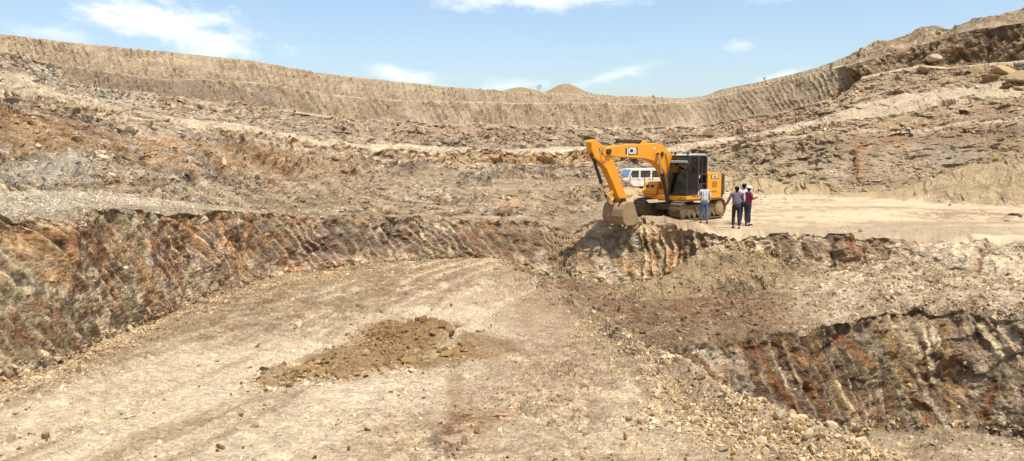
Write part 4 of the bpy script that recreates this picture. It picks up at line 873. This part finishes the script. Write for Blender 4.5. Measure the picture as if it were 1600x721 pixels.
MB().box((0, 0, .5), (1.6, 1.5, .28)).build('undercarriage', STEEL, ex, .03); MB().cyl((0, 0, .6), (0, 0, .86), .62, n=28).build('slew_ring', DKG, ex)
# deck & body
MB().prism([(1.05, -1.2), (1.18, -1.0), (1.18, .1), (1.22, 1.16), (-1.52, 1.18), (-1.56, .95), (-1.56, -.95), (-1.52, -1.18)], .84, 1.02, 'z').build('deck', YEL, ex, .02)
hood = MB(); hood.prism([(-.42, 1.02), (-.42, 1.98), (-.55, 2.02), (-1.45, 1.98), (-1.55, 1.9), (-1.55, 1.02)], .15, 1.17); hb = hood.build('engine_hood', YEL, ex, .03)
hood = MB(); hood.prism([(-.5, 1.02), (-.5, 1.92), (-1.45, 1.92), (-1.55, 1.8), (-1.55, 1.02)], -1.17, .15); hood.build('engine_hood', YEL, ex, .03)
MB().box((-.9, -.3, 2.02), (.6, .7, .16)).build('hood_hump', YEL, ex, .05); MB().cyl((-1.0, -.75, 1.9), (-1.0, -.75, 2.3), .05, n=12).build('exhaust_pipe', DKG, ex)
MB().prism([(.45, 1.02), (.45, 1.62), (1.0, 1.58), (1.22, 1.2), (1.22, 1.02)], -1.18, -.45).build('tool_box', YEL, ex, .04)
tb = MB(); [tb.box((1.125, y0, 1.4), (.01, .16, .12), Matrix.Rotation(-.52, 3, 'Y')) for y0 in (-.95, -.68)]; tb.build('box_vent', BLK, ex)
MB().prism([(-.5, 1.02), (-.5, 1.55), (.45, 1.6), (.45, 1.02)], -1.17, -.45).build('fuel_tank', YEL, ex, .03)
MB().box((1.34, -.8, .98), (.34, .72, .05)).build('step_plate', YEL2, ex, .01)
cw = MB(); pr = [(-1.56, -1.2), (-1.90, -1.14), (-2.06, -.6), (-2.1, 0), (-2.06, .6), (-1.90, 1.14), (-1.56, 1.2)]
cw.prism(pr, .98, 1.95, 'z'); cw.build('counterweight', DKG, ex, .07, seg=3)
MB().prism([(-1.57, -1.15), (-1.85, -1.08), (-2.0, 0), (-1.85, 1.08), (-1.57, 1.15)], .86, .97, 'z').build('counterweight_base', BLK, ex, .02)
gv = MB(); [gv.box((-1.12 + .085 * i, 1.175, 1.48), (.05, .014, .26)) for i in range(5)]; gv.build('grille', paint('grille_orange', (176, 92, 8), .6), ex)
gv = MB(); [gv.box((-1.12 + .11 * i, 1.175, 1.16), (.07, .014, .06)) for i in range(4)]; gv.build('lower_vent', paint('vent_brown', (120, 66, 10), .6), ex)
MB().box((-.98, 1.176, 1.82), (.62, .012, .17)).build('badge_plate', BLK, ex)
lettering('JCB', .19, Matrix.Translation((-.98, 1.184, 1.82)) @ Matrix.Rotation(math.pi, 4, 'Z') @ Matrix.Rotation(math.pi / 2, 4, 'X'), WHT, ex, width=.54, bold=.03)
rail = MB(); rail.tube([(1.1, -1.12, 1.02), (1.1, -1.12, 1.95), (.5, -1.12, 1.95), (.5, -1.12, 1.5)], .018); rail.build('handrail', BLK, ex)
# cab: frame, glass, roof, seat
x0, x1, y0, y1, zb, zt = -.40, 1.20, .20, 1.14, 1.02, 2.78
cf = MB()
A = .07
def post(xa, ya, za, xb, yb_, zb_): cf.bar((xa, ya, za), (xb, yb_, zb_), A, A)
for yy in (y0 + .035, y1 - .035):
    post(x1 - .035, yy, zb, x1 - .035, yy, 2.0); post(x1 - .035, yy, 1.98, x1 - .27, yy, zt - .05); post(x0 + .04, yy, zb, x0 + .04, yy, zt - .1); post(x1 - .27, yy, zt - .05, x0 + .16, yy, zt - .05); post(x0 + .17, yy, zt - .04, x0 + .03, yy, zt - .16)
    cf.bar((x1 - .04, yy, zb + .04), (x0 + .04, yy, zb + .04), A, .1)
cf.bar((.30, y1 - .03, zb), (.30, y1 - .03, zt - .05), .06, .13, (1, 0, 0)); cf.bar((.0, y1 - .03, 1.5), (.0, y1 - .03, zt - .05), .05, .05)
cf.bar((x0, y1 - .03, 1.93), (.3, y1 - .03, 1.93), .05, .07)
for zz, xx in ((zb + .04, x1 - .035), (zt - .06, x1 - .27)): cf.bar((xx, y0, zz), (xx, y1, zz), A, A)
cf.bar((x0 + .04, y0, zt - .12), (x0 + .04, y1, zt - .12), A, A); cf.bar((x0 + .04, y0, 1.9), (x0 + .04, y1, 1.9), .05, .08)
cf.build('cab_frame', BLK, ex, .015)
MB().box((-.05, y1 - .028, 1.30), (.62, .035, .50)).build('lower_door_panel', BLK, ex, .01)
MB().box((x0 + .03, (y0 + y1) / 2, 1.5), (.04, y1 - y0 - .1, .85)).build('rear_panel', BLK, ex)
MB().box((.4, (y0 + y1) / 2, zb + .03), (1.5, .85, .04)).build('cab_floor', BLK, ex)
MB().prism([(x1 - .25, zt - .03), (x1 - .3, zt + .03), (x0 + .2, zt + .05), (x0 + .05, zt - .04)], y0, y1).build('cab_roof', ROOFW, ex, .02)
MB().box((x1 - .1, (y0 + y1) / 2, zt - .30), (.05, .8, .09), Matrix.Rotation(.3, 3, 'Y')).build('sun_visor', ROOFW, ex)
wn = MB().box((x1 - .03, (y0 + y1) / 2, 1.55), (.012, y1 - y0 - .12, .86)); R_ = None
wn.bar((x1 - .03, (y0 + y1) / 2, 2.0), (x1 - .26, (y0 + y1) / 2, zt - .09), y1 - y0 - .12, .012); wn.build('windscreen', GLS, ex)
MB().prism([(x1 - .08, 1.12), (x1 - .08, 2.0), (x1 - .28, zt - .1), (.36, zt - .1), (.36, 1.12)], y1 - .032, y1 - .022).build('front_side_window', GLS, ex)
MB().box((.14, y1 - .027, 2.33), (.22, .01, .68)).build('door_window', GLS, ex); MB().box((-.18, y1 - .027, 2.30), (.27, .01, .66)).build('rear_side_window', GLS, ex); MB().box((x0 + .03, .67, 2.3), (.01, .8, .6)).build('rear_window', GLS, ex)
MB().prism([(x1 - .08, 1.12), (x1 - .08, 2.0), (x1 - .28, zt - .1), (x0 + .1, zt - .1), (x0 + .1, 1.5), (.0, 1.12)], y0 + .022, y0 + .032).build('far_side_window', GLS, ex)
st = MB(); st.box((.12, .67, 1.5), (.48, .46, .14)); st.box((-.13, .67, 1.87), (.13, .44, .68), Matrix.Rotation(-.12, 3, 'Y')); st.box((-.17, .67, 2.3), (.09, .26, .2)); st.box((.05, .67, 1.22), (.3, .3, .4)); st.build('seat', SEATM, ex, .04)
cn = MB(); cn.box((.3, .95, 1.6), (.4, .12, .1)); cn.box((.3, .40, 1.6), (.4, .12, .1)); cn.cyl((.45, .95, 1.62), (.48, .95, 1.85), .02, n=8); cn.cyl((.45, .4, 1.62), (.48, .4, 1.85), .02, n=8); cn.build('console', BLK, ex)
MB().box((.23, y1 + .004, 1.83), (.05, .02, .13)).build('door_handle', WHT, ex)
mr_ = MB(); mr_.tube([(x1 - .05, y1, 2.05), (x1 + .12, y1 + .16, 2.15)], .013); mr_.box((x1 + .12, y1 + .16, 2.2), (.03, .14, .26)); mr_.build('side_mirror', BLK, ex)
wl_ = MB(); wl_.cyl((x1 - .30, y0 + .15, zt + .07), (x1 - .24, y0 + .15, zt + .07), .05, n=12); wl_.cyl((x1 - .30, y1 - .15, zt + .07), (x1 - .24, y1 - .15, zt + .07), .05, n=12); wl_.build('work_light', BLK, ex)
# boom (in its own plane)
yb = -.12
BO = [(946, 231), (949, 228.6), (976, 226), (1004, 225), (1022, 223.6), (1028, 226), (1040, 237), (1048, 250), (1052, 268), (1053, 290), (1050, 303), (1042, 303), (1040, 292), (1036, 278), (1032, 268), (1025, 259), (1015, 252), (1004, 248.5), (982, 247), (955, 245.5), (947, 243), (943, 237)]
MB().prism([loc(a, b, yb) for a, b in BO], yb - .20, yb + .20).build('boom', YEL, ex, .025)
pl = [loc(a, b, yb) for a, b in ((971, 231.5), (990, 230.5), (990.3, 241.5), (971.3, 242.5))]
MB().prism(pl, yb + .20, yb + .206).build('badge_plate', BLK, ex)
c_ = loc(980.8, 236.6, yb)
lettering('JCB', .34, Matrix.Translation((c_[0], yb + .210, c_[1])) @ Matrix.Rotation(.03, 4, 'Y') @ Matrix.Rotation(math.pi, 4, 'Z') @ Matrix.Rotation(math.pi / 2, 4, 'X'), WHT, ex, width=(pl[0][0] - pl[1][0]) * .86, bold=.035)
MB().cyl((loc(945, 237, yb)[0], yb - .26, loc(945, 237, yb)[1]), (loc(945, 237, yb)[0], yb + .26, loc(945, 237, yb)[1]), .11, n=16).build('boom_pin', BLK, ex)
MB().cyl((loc(1028, 241, yb)[0], yb - .25, loc(1028, 241, yb)[1]), (loc(1028, 241, yb)[0], yb + .25, loc(1028, 241, yb)[1]), .10, n=14).build('cylinder_pin', BLK, ex)
MB().box((loc(1016, 232, yb)[0], yb + .205, loc(1016, 232, yb)[1]), (.10, .014, .09)).build('decal', WHT, ex)
MB().prism([loc(a, b, yb) for a, b in ((1037, 296), (1056, 294), (1057, 312), (1036, 314))], yb - .3, yb + .3).build('boom_foot', YEL2, ex, .02)
# arm
AR = [(919.5, 222), (921, 219.5), (925, 218.3), (928, 220), (941, 229.4), (948, 238), (952, 246), (959, 263), (966, 285), (972, 300), (976, 309), (973, 315), (966, 315), (961, 306), (953, 286), (943, 264), (932, 253), (925, 247), (920.5, 236)]
MB().prism([loc(a, b, yb) for a, b in AR], yb - .15, yb + .15).build('arm', YEL, ex, .025)
MB().prism([loc(a, b, yb) for a, b in ((931.5, 231.5), (936.5, 235), (937.5, 241), (932, 238))], yb + .15, yb + .155).build('arm_badge', BLK, ex)
c_ = loc(934.4, 236.4, yb)
lettering('JCB', .15, Matrix.Translation((c_[0], yb + .158, c_[1])) @ Matrix.Rotation(1.0, 4, 'Y') @ Matrix.Rotation(math.pi, 4, 'Z') @ Matrix.Rotation(math.pi / 2, 4, 'X'), WHT, ex, width=.2)
MB().cyl(L3(924, 243, yb - .19), L3(924, 243, yb + .19), .075, n=12).build('arm_pin', BLK, ex)
# cylinders
def ram(a, b, t, r, name, rod_first=False, yo=yb):
    a3, b3 = Vector(L3(*a, yo)), Vector(L3(*b, yo)); m = a3.lerp(b3, t)
    MB().cyl(a3, m, r, n=14).build(name, BLK, ex, smooth=False); MB().cyl(m, b3, r * .5, n=10).build('rod', CHR, ex)
    k = MB().cyl(m - (b3 - a3).normalized() * .06, m + (b3 - a3).normalized() * .03, r * 1.2, n=14); k.build('gland', BLK, ex)
ram((1003, 221.5), (925, 220.5), .52, .075, 'arm_cylinder')
MB().prism([loc(a, b, yb) for a, b in ((998, 226), (1002, 219.5), (1006, 219.5), (1010, 225.5))], yb - .09, yb + .09).build('cylinder_bracket', YEL, ex, .01)
ram((926, 245), (946.5, 307), .64, .065, 'bucket_cylinder')
ram((1044, 318), (1028, 241), .60, .085, 'boom_cylinder', yo=yb + .34); ram((1044, 318), (1028, 241), .60, .085, 'boom_cylinder', yo=yb - .34)
MB().cyl(L3(1028, 241, yb - .42), L3(1028, 241, yb + .42), .06, n=12).build('cross_pin', BLK, ex)
# hoses
P_ = lambda a, b, o=0: Vector(L3(a, b, yb + o))
for pts_, r_ in (([P_(1006, 222, .05), P_(1009, 216, .05), P_(1013, 215, .05), P_(1018, 222, .05)], .022), ([P_(1004, 221, -.05), P_(1009, 214, -.05), P_(1016, 219, -.05), P_(1020, 224, -.05)], .022),
                 ([P_(942, 231, .19), P_(940, 240, .24), P_(947, 246, .24), P_(946, 253, .24), P_(940, 256, .22), P_(932, 251, .18)], .018), ([P_(1040, 240, .24), P_(1044, 260, .26), P_(1041, 285, .28), P_(1040, 300, .28)], .02)):
    MB().tube(pts_, r_).build('hydraulic_hose', RUB, ex)
# linkage
lk = MB(); lk.bar(L3(958, 300, yb + .2), L3(946.5, 307, yb + .2), .05, .12); lk.bar(L3(958, 300, yb - .2), L3(946.5, 307, yb - .2), .05, .12); lk.build('tipping_lever', YEL2, ex, .01)
lk = MB(); lk.bar(L3(946.5, 306, yb + .1), L3(957.5, 322, yb + .1), .07, .14); lk.bar(L3(946.5, 306, yb - .1), L3(957.5, 322, yb - .1), .07, .14); lk.build('bucket_link', YEL2, ex, .01)
lk = MB(); lk.cyl(L3(946.5, 306.5, yb - .26), L3(946.5, 306.5, yb + .26), .07, n=12); lk.cyl(L3(957.5, 321, yb - .3), L3(957.5, 321, yb + .3), .05, n=12); lk.cyl(L3(971, 312, yb - .3), L3(971, 312, yb + .3), .06, n=12); lk.build('link_pin', BLK, ex)
# bucket
hx, hz = loc(968, 317, yb)
prof = [(a * .84, b * .93) for a, b in [(-.30, .02), (-.10, .06), (.16, .05), (.36, -.04), (.49, -.26), (.54, -.56), (.46, -.80), (.26, -.94), (-.06, -.98), (-.44, -.95), (-.84, -.88)]]
pin = [(a * .93 - .01, b * .93 - .01) for a, b in prof]
W = .53; bk = MB(); n = len(prof)
V = []
for yy, pp in ((yb - W, prof), (yb + W, prof), (yb + W - .03, pin), (yb - W + .03, pin)): V += [(hx + a, yy, hz + b) for a, b in pp]
f = []
for i in range(n - 1):
    f += [(i, i + 1, n + i + 1, n + i), (3 * n + i, 2 * n + i, 2 * n + i + 1, 3 * n + i + 1)]
f += [(0, n, 2 * n, 3 * n), (n - 1, 3 * n + n - 1, 2 * n + n - 1, n + n - 1)]
bk.add(V, f)
for yy in (yb - W, yb + W - .03):      # side plates
    bk.prism([(hx + a, hz + b) for a, b in prof[:-1] + [(-.70, -.80), (-.46, -.42), (-.34, -.12)]], yy + .001, yy + .029)
bo_ = bk.build('bucket', BKT, ex, .008)
bo_.data.polygons.foreach_set('use_smooth', [False] * len(bo_.data.polygons))
for yy in (-.40, -.1, .2): MB().bar((hx + .462, yb + yy, hz - .50), (hx + .36, yb + yy, hz - .80), .05, .02).build('wear_strip', BKT, ex)
for q in (-.5, -.25, 0, .25, .5):
    MB().prism([(hx - .66, hz - .87), (hx - .66, hz - .79), (hx - .96, hz - .80)], yb + q * .96 - .05, yb + q * .96 + .05).build('tooth', STEEL, ex)
er = MB(); er.prism([(hx - .14, hz + .02), (hx - .06, hz + .2), (hx + .05, hz + .2), (hx + .10, hz + .03)], yb - .26, yb - .2); er.prism([(hx - .14, hz + .02), (hx - .06, hz + .2), (hx + .05, hz + .2), (hx + .10, hz + .03)], yb + .2, yb + .26)
er.prism([(hx + .12, hz + .0), (hx + .30, hz + .06), (hx + .36, hz - .12)], yb - .26, yb - .2); er.prism([(hx + .12, hz + .0), (hx + .30, hz + .06), (hx + .36, hz - .12)], yb + .2, yb + .26); er.build('bucket_ear', BLK, ex)

# ------------------------------------------------------------------ white off-road wagon
vD = 61.0; VX = (992 - 800) / F * vD; vz = ground_z(VX, vD, 8, 8)
va = math.radians(180 + 17)
van = empty('offroad_wagon', (VX, vD, vz), va, label='boxy white off-road wagon parked behind the excavator boom', cat='car')
WP = paint('wagon_white', (238, 230, 212), .35, 0, .25); VG = glass('wagon_glass', (.35, .36, .34), .14); VB = paint('wagon_trim', (26, 26, 26), .6, 0, .15)
bodyp = [(2.02, .42), (2.05, .95), (1.0, 1.08), (.98, 1.10), (-1.98, 1.10), (-2.02, .45), (-1.62, .42), (-1.55, .66), (-1.30, .84), (-.98, .84), (-.74, .66), (-.68, .42), (.88, .42), (.94, .66), (1.16, .82), (1.44, .82), (1.66, .66), (1.72, .42)]
MB().prism(bodyp, -.82, .82).build('body', WP, van, .03)
up = MB()
for yy in (-.80, .74):
    s_ = yy; e_ = yy + .06
    for (a, b, c, d) in ((.96, .72, .06, .1), (.02, .02, .1, .1), (-.98, -.98, .12, .12), (-1.94, -1.90, .1, .1)):
        up.prism([(a - c, 1.10), (a + c * .4, 1.10), (b + d * .4 - .0, 1.72), (b - d, 1.72)], s_, e_)
    up.prism([(.75, 1.66), (.72, 1.74), (-1.9, 1.74), (-1.9, 1.66)], s_, e_)
up.box((-1.93, -.6, 1.4), (.06, .35, .62)); up.box((-1.93, .6, 1.4), (.06, .35, .62))
up.build('pillars', WP, van, .01)
MB().prism([(.76, 1.72), (.70, 1.80), (-1.6, 1.84), (-1.97, 1.78), (-1.98, 1.72)], -.80, .80).build('roof', WP, van, .03)
for (a, b) in ((.84, .08), (.0, -.86), (-1.08, -1.84)):
    for yy in (-.78, .775):
        MB().prism([(a, 1.13), (a if a < .8 else a - .2, 1.67), (b, 1.67), (b, 1.13)], yy, yy + .008).build('side_window', VG, van)
MB().bar((.96, 0, 1.12), (.72, 0, 1.72), 1.46, .012).build('windscreen', glass('wagon_screen', (.6, .66, .68), .62), van); MB().box((-1.94, 0, 1.4), (.01, .85, .55)).build('rear_window', VG, van)
sl = MB(); sl.box((0.1, .823, .93), (3.7, .006, .02)); sl.box((.0, .823, .75), (.012, .006, .6)); sl.box((.93, .823, .8), (.012, .006, .5)); sl.box((-.95, .823, .95), (.012, .006, .28)); sl.build('body_moulding', VB, van)
for (xx, yy) in ((1.3, .72), (1.3, -.72), (-1.15, .72), (-1.15, -.72)):
    w_ = MB().cyl((xx, yy - .11, .36), (xx, yy + .11, .36), .36, n=24).build('wheel', RUB, van, .03)
    rm = MB().cyl((xx, yy + (.112 if yy > 0 else -.112) - .01, .36), (xx, yy + (.112 if yy > 0 else -.112) + .01, .36), .2, n=18).build('rim', paint('rim_grey', (150, 150, 148), .5, .5, .3), w_)
MB().box((2.12, 0, .52), (.14, 1.62, .2)).build('front_bumper', VB, van, .03); MB().box((-2.08, 0, .5), (.12, 1.5, .16)).build('rear_bumper', VB, van, .02)
MB().box((2.06, 0, .78), (.03, .9, .26)).build('grille', VB, van); [MB().box((2.06, q, .8), (.03, .22, .2)).build('headlight', CHR, van, .01) for q in (-.62, .62)]
MB().box((.82, .92, 1.18), (.1, .16, .2)).build('side_mirror', WP, van, .02); [MB().box((q, .835, 1.0), (.14, .03, .03)).build('door_handle', VB, van) for q in (.14, -.82)]
MB().box((-2.04, .7, .95), (.03, .12, .3)).build('tail_light', RED, van); ss = MB(); ss.box((.45, .35, 1.15), (.15, .45, .6)); ss.box((.45, -.35, 1.15), (.15, .45, .6)); ss.box((-.55, 0, 1.12), (.15, 1.2, .55)); ss.build('seats', SEATM, van, .04)

# ------------------------------------------------------------------ people
def cloth_mat(name, c, stripes=None, r=.9):
    m = bpy.data.materials.new(name); nt, b = nodes_of(m); L = nt.links.new; tcn = N(nt, 'ShaderNodeTexCoord'); n = N(nt, 'ShaderNodeTexNoise'); n.inputs['Scale'].default_value = 9; n.inputs['Detail'].default_value = 5
    L(tcn.outputs['Object'], n.inputs['Vector']); mx = N(nt, 'ShaderNodeMix', data_type='RGBA'); L(n.outputs[0], mx.inputs[0]); mx.inputs[6].default_value = (*(srgb(*c) * .78), 1); mx.inputs[7].default_value = (*np.clip(srgb(*c) * 1.22, 0, 1), 1)
    out = mx.outputs[2]
    if stripes:
        sp_ = N(nt, 'ShaderNodeSeparateXYZ'); L(tcn.outputs['Object'], sp_.inputs[0]); a = N(nt, 'ShaderNodeMath', operation='MULTIPLY'); L(sp_.outputs[1], a.inputs[0]); a.inputs[1].default_value = stripes[1] * 2 * math.pi
        s_ = N(nt, 'ShaderNodeMath', operation='SINE'); L(a.outputs[0], s_.inputs[0]); g = N(nt, 'ShaderNodeMath', operation='GREATER_THAN'); L(s_.outputs[0], g.inputs[0]); g.inputs[1].default_value = .35
        m2 = N(nt, 'ShaderNodeMix', data_type='RGBA'); L(g.outputs[0], m2.inputs[0]); L(out, m2.inputs[6]); m2.inputs[7].default_value = (*srgb(*stripes[0]), 1); out = m2.outputs[2]
    L(out, b.inputs['Base Color']); b.inputs['Roughness'].default_value = r; b.inputs['Specular IOR Level'].default_value = .2
    return m
SKIN = cloth_mat('brown_skin', (118, 78, 56), r=.6); HAIR = cloth_mat('black_hair', (16, 14, 13), r=.6); SHOE = cloth_mat('dark_shoe', (38, 32, 28), r=.7)
def skinned(name, chains, mat, parent, sub=2):
    """chains: lists of (co, radius or (rx, ry)) sharing points by equal coordinates; first point is the root"""
    pts = []; rad = []; edges = []
    def idx_(c, r):
        for i, q in enumerate(pts):
            if (Vector(q) - Vector(c)).length < 1e-5: return i
        pts.append(tuple(c)); rad.append(r if isinstance(r, tuple) else (r, r)); return len(pts) - 1
    for ch in chains:
        k = [idx_(c, r) for c, r in ch]; edges += [(a, b) for a, b in zip(k[:-1], k[1:]) if a != b]
    me = bpy.data.meshes.new(name); me.from_pydata(pts, edges, []); o = bpy.data.objects.new(name, me); COL.objects.link(o)
    md = o.modifiers.new('skin', 'SKIN'); md.use_smooth_shade = True
    if not me.skin_vertices: me.skin_vertices.new()
    sv = me.skin_vertices[0].data
    for i, r in enumerate(rad): sv[i].radius = r; sv[i].use_root = (i == 0)
    s = o.modifiers.new('sub', 'SUBSURF'); s.levels = sub; s.render_levels = sub
    me.materials.append(mat); o.parent = parent; return o
def person(px, py, Dp, h, face, shirt, pants, label, armL, armR, headturn=0., cap=None, vest=None, stride=.0, lean=0.):
    """face = yaw of the facing direction (0 = +X). Local frame: x forward, y left. arms: elbow and hand offsets from the shoulder"""
    X0 = (px - 800) / F * Dp; z0 = ground_z(X0, Dp, 8, 8); k = h / 1.70
    root = empty('person', (X0, Dp, z0), face, label=label, cat='person', group='people standing by the excavator')
    root.scale = (k, k, k)
    v = lambda *a: Vector(a)
    hip = v(0, 0, .90); chest = v(.02 + lean * .5, 0, 1.24); neck = v(.0 + lean, 0, 1.42); head = v(.02 + lean * 1.2, 0, 1.53)
    legs = []; feet = []
    for s, f in ((1, stride), (-1, -stride)):
        hp = v(0, .09 * s, .86); kn = v(.03 + f * .5, .10 * s, .48); an = v(-.02 + f, .11 * s, .09); legs.append((hp, kn, an))
        feet.append([(an + v(0, 0, -.0), .045), (an + v(.0, 0, -.055), (.045, .04)), (an + v(.10, .01 * s, -.06), (.045, .03)), (an + v(.18, .02 * s, -.065), (.036, .022))])
    arms = []
    for s, (eo, ho) in ((1, armL), (-1, armR)):
        sh = v(.0 + lean * .9, .185 * s, 1.37); el = sh + v(*eo); ha = el + v(*ho); arms.append((s, sh, el, ha))
    # body: one continuous skinned surface incl. fingers
    ch = [[(hip, (.12, .14)), (chest, (.11, .14)), (neck - v(0, 0, .02), .06), (neck + v(.01, 0, .04), .05), (head + v(0, 0, -.02), (.072, .066)), (head + v(0, 0, .05), (.085, .074)), (head + v(-.01, 0, .11), (.06, .055))],
          [(head + v(0, 0, -.02), (.072, .066)), (head + v(.085, 0, .01), .014)]]
    for hp, kn, an in legs: ch.append([(hip, (.12, .14)), (hp, .08), (kn, .052), (an, .038)])
    for s, sh, el, ha in arms:
        d = (ha - el).normalized(); side = d.cross(v(0, 0, 1)); side = side.normalized() if side.length > .1 else v(0, 1, 0)
        palm = ha + d * .05
        ch.append([(chest, (.11, .14)), (sh, .052), (el, .038), (ha, .026), (palm, (.036, .018))])
        for j, (o_, ln) in enumerate(((-.030, .07), (-.010, .08), (.010, .076), (.030, .06))):
            a = palm + d * .03 + side * o_; bnd = v(0, 0, -.02) if abs(d.z) < .6 else v(.02, 0, 0)
            ch.append([(palm, (.036, .018)), (a, .0095), (a + d * ln * .6 + bnd * .4, .009), (a + d * ln + bnd, .007)])
        ch.append([(palm, (.036, .018)), (ha + d * .03 + side * .045, .011), (ha + d * .06 + side * .06, .008)])
    body = skinned('body', ch, SKIN, root, 1)
    # trousers
    skinned('trousers', [[(hip + v(0, 0, .06), (.135, .165)), (hip - v(0, 0, .02), (.135, .17))]] + [[(hip - v(0, 0, .02), (.135, .17)), (hp - v(0, 0, .06), .096), (kn, .074), (an + v(0, 0, .03), .062)] for hp, kn, an in legs], pants, root)
    skinned('shirt', [[(hip + v(0, 0, -.02), (.145, .18)), (hip + v(.0, 0, .14), (.135, .165)), (chest, (.13, .175)), (chest + v(-.01, 0, .12), (.10, .14)), (neck - v(0, 0, .015), .066)]] + [[(chest + v(-.01, 0, .12), (.10, .14)), (sh, .068), (sh.lerp(el, .9), .057), (el.lerp(ha, .5 if vest is None else .85), .048)] for s, sh, el, ha in arms], shirt, root)
    if vest: skinned('vest', [[(hip + v(0, 0, -.0), (.155, .19)), (hip + v(.0, 0, .14), (.148, .178)), (chest, (.143, .185)), (chest + v(-.01, 0, .13), (.11, .13))]], vest, root)
    for ft in feet: skinned('shoe', [ft], SHOE, root, 1)
    hm = MB(); ns = 14; rg = [(.078, -.045, .045), (.094, 0, .03), (.099, .045, .008), (.094, .08, 0), (.075, .108, 0), (.04, .124, 0), (.004, .13, 0)]
    hm.add([(head.x - .012 - bk_ * .5 + (r_ - bk_ * .5) * math.cos(t) * 1.04, r_ * math.sin(t) * .9, head.z + z_) for r_, z_, bk_ in rg for t in [i * 2 * math.pi / ns for i in range(ns)]], [(i * ns + j, i * ns + (j + 1) % ns, (i + 1) * ns + (j + 1) % ns, (i + 1) * ns + j) for i in range(len(rg) - 1) for j in range(ns)])
    hm.build('hair', HAIR, root, smooth=True)
    if 0: skinned('hair', [[(head + v(-.03, 0, .03), (.092, .082)), (head + v(-.025, 0, .075), (.088, .078)), (head + v(-.02, 0, .105), (.055, .05))], [(head + v(-.03, 0, .03), (.092, .082)), (head + v(-.055, 0, -.03), (.045, .06))]], HAIR, root, 2)
    for s in (1, -1): MB().box((head.x, s * .076, head.z + .01), (.035, .016, .055)).build('ear', SKIN, root, .007)
    for s in (1, -1): MB().cyl((head.x + .074, s * .028, head.z + .035), (head.x + .083, s * .028, head.z + .035), .011, n=8).build('eye', HAIR, root)
    MB().box((head.x + .076, 0, head.z - .045), (.008, .045, .010)).build('mouth', cloth_mat('lip', (96, 50, 44)), root)
    if cap is not None:
        c = MB(); nseg = 16
        rings = [(.098, .045), (.10, .08), (.088, .115), (.055, .138), (.005, .146)]
        V = [(head.x + r * math.cos(t) * 1.08 - .01, r * math.sin(t), head.z + zz) for r, zz in rings for t in [i * 2 * math.pi / nseg for i in range(nseg)]]
        c.add(V, [(i * nseg + j, i * nseg + (j + 1) % nseg, (i + 1) * nseg + (j + 1) % nseg, (i + 1) * nseg + j) for i in range(len(rings) - 1) for j in range(nseg)])
        c.prism([(head.x + .06, -.07), (head.x + .15, -.06), (head.x + .185, 0), (head.x + .15, .06), (head.x + .06, .07)], head.z + .047, head.z + .06, 'z')
        c.build('cap', cap, root, smooth=True)
    return root
JEAN = cloth_mat('blue_jeans', (84, 102, 120)); JEAN2 = cloth_mat('dark_jeans', (46, 52, 66)); DTR = cloth_mat('dark_trousers', (52, 48, 54))
p1 = person(1101, 352, 30.6, 1.66, math.radians(95), cloth_mat('striped_shirt', (226, 226, 226), ((60, 62, 66), 14)), JEAN, 'man in black and white striped shirt and light blue jeans at the near track',
            ((.02, .09, -.26), (.18, .09, .0)), ((-.03, -.05, -.28), (.08, .0, -.22)), stride=.06)
p2 = person(1151.5, 357, 29.3, 1.68, math.radians(80), cloth_mat('mauve_shirt', (112, 92, 104)), DTR, 'man in grey vest over a mauve shirt, leftmost of the group of three, back turned',
            ((.0, .12, -.26), (.04, .11, -.22)), ((.04, -.06, -.27), (.18, -.02, .0)), vest=cloth_mat('grey_vest', (104, 104, 108)), stride=.05)
p3 = person(1162.5, 350, 31.3, 1.74, math.radians(60), cloth_mat('lavender_shirt', (206, 202, 218)), JEAN2, 'man in pale lavender shirt mostly hidden behind the other two of the group',
            ((.08, .08, -.26), (.2, .04, .12)), ((.04, -.05, -.28), (.18, .04, .04)))
p4 = person(1170, 350.5, 30.6, 1.66, math.radians(10), cloth_mat('magenta_shirt', (136, 52, 74)), JEAN2, 'man in magenta shirt and white cap looking at the phone in his hands',
            ((.05, .04, -.26), (.19, -.08, .05)), ((.05, -.03, -.26), (.2, .06, .05)), cap=cloth_mat('white_cap', (232, 230, 228)), stride=.13)
ph_ = MB().box((0, 0, 0), (.075, .15, .01)).build('phone', BLK, None, .003)
ph_.location = p4.matrix_basis @ Vector((.33, .02, 1.19)); ph_.rotation_euler = (0, -.5, .17); tag(ph_, 'black phone held by the man in the white cap', 'phone')

# ------------------------------------------------------------------ bare shrub and post on the skyline
TW = cloth_mat('dry_twig', (96, 82, 68))
c0 = at(842, 143, 118); sh_ = MB(); random.seed(3)
def twig(p, d, L, r, dep):
    q = p + d * L; sh_.cyl(p, q, r, r * .6, 5, False)
    if dep:
        for _ in range(3):
            nd = (d + Vector((random.uniform(-.6, .6), random.uniform(-.5, .5), random.uniform(-.1, .4)))).normalized(); twig(p.lerp(q, random.uniform(.5, 1)), nd, L * .62, r * .6, dep - 1)
for dx in (-.35, .05, .5): twig(Vector((0, 0, 0)), Vector((dx, .1, 1)).normalized(), .62, .022, 3)
so = sh_.build('branches', TW); sr = empty('bare_shrub', (c0[0], c0[1], c0[2] - .1), label='leafless shrub on the skyline between the two spoil heaps', cat='shrub'); so.parent = sr
def dry_tuft(px, py, h, label):
    p = surf(px, py); m = MB()
    for _ in range(22):
        a = random.uniform(0, 6.28); l = random.uniform(.5, 1) * h; m.cyl((0, 0, -.05), (math.cos(a) * l * .5, math.sin(a) * l * .5, l), .02 * h, .004, 4, False)
    o = m.build('dry_tuft', TW); o.location = p; tag(o, label, 'shrub', 'dry tufts on the skyline')
dry_tuft(1194, 125, .6, 'dark dry tuft on the right skyline')

scene.render.engine = 'CYCLES'
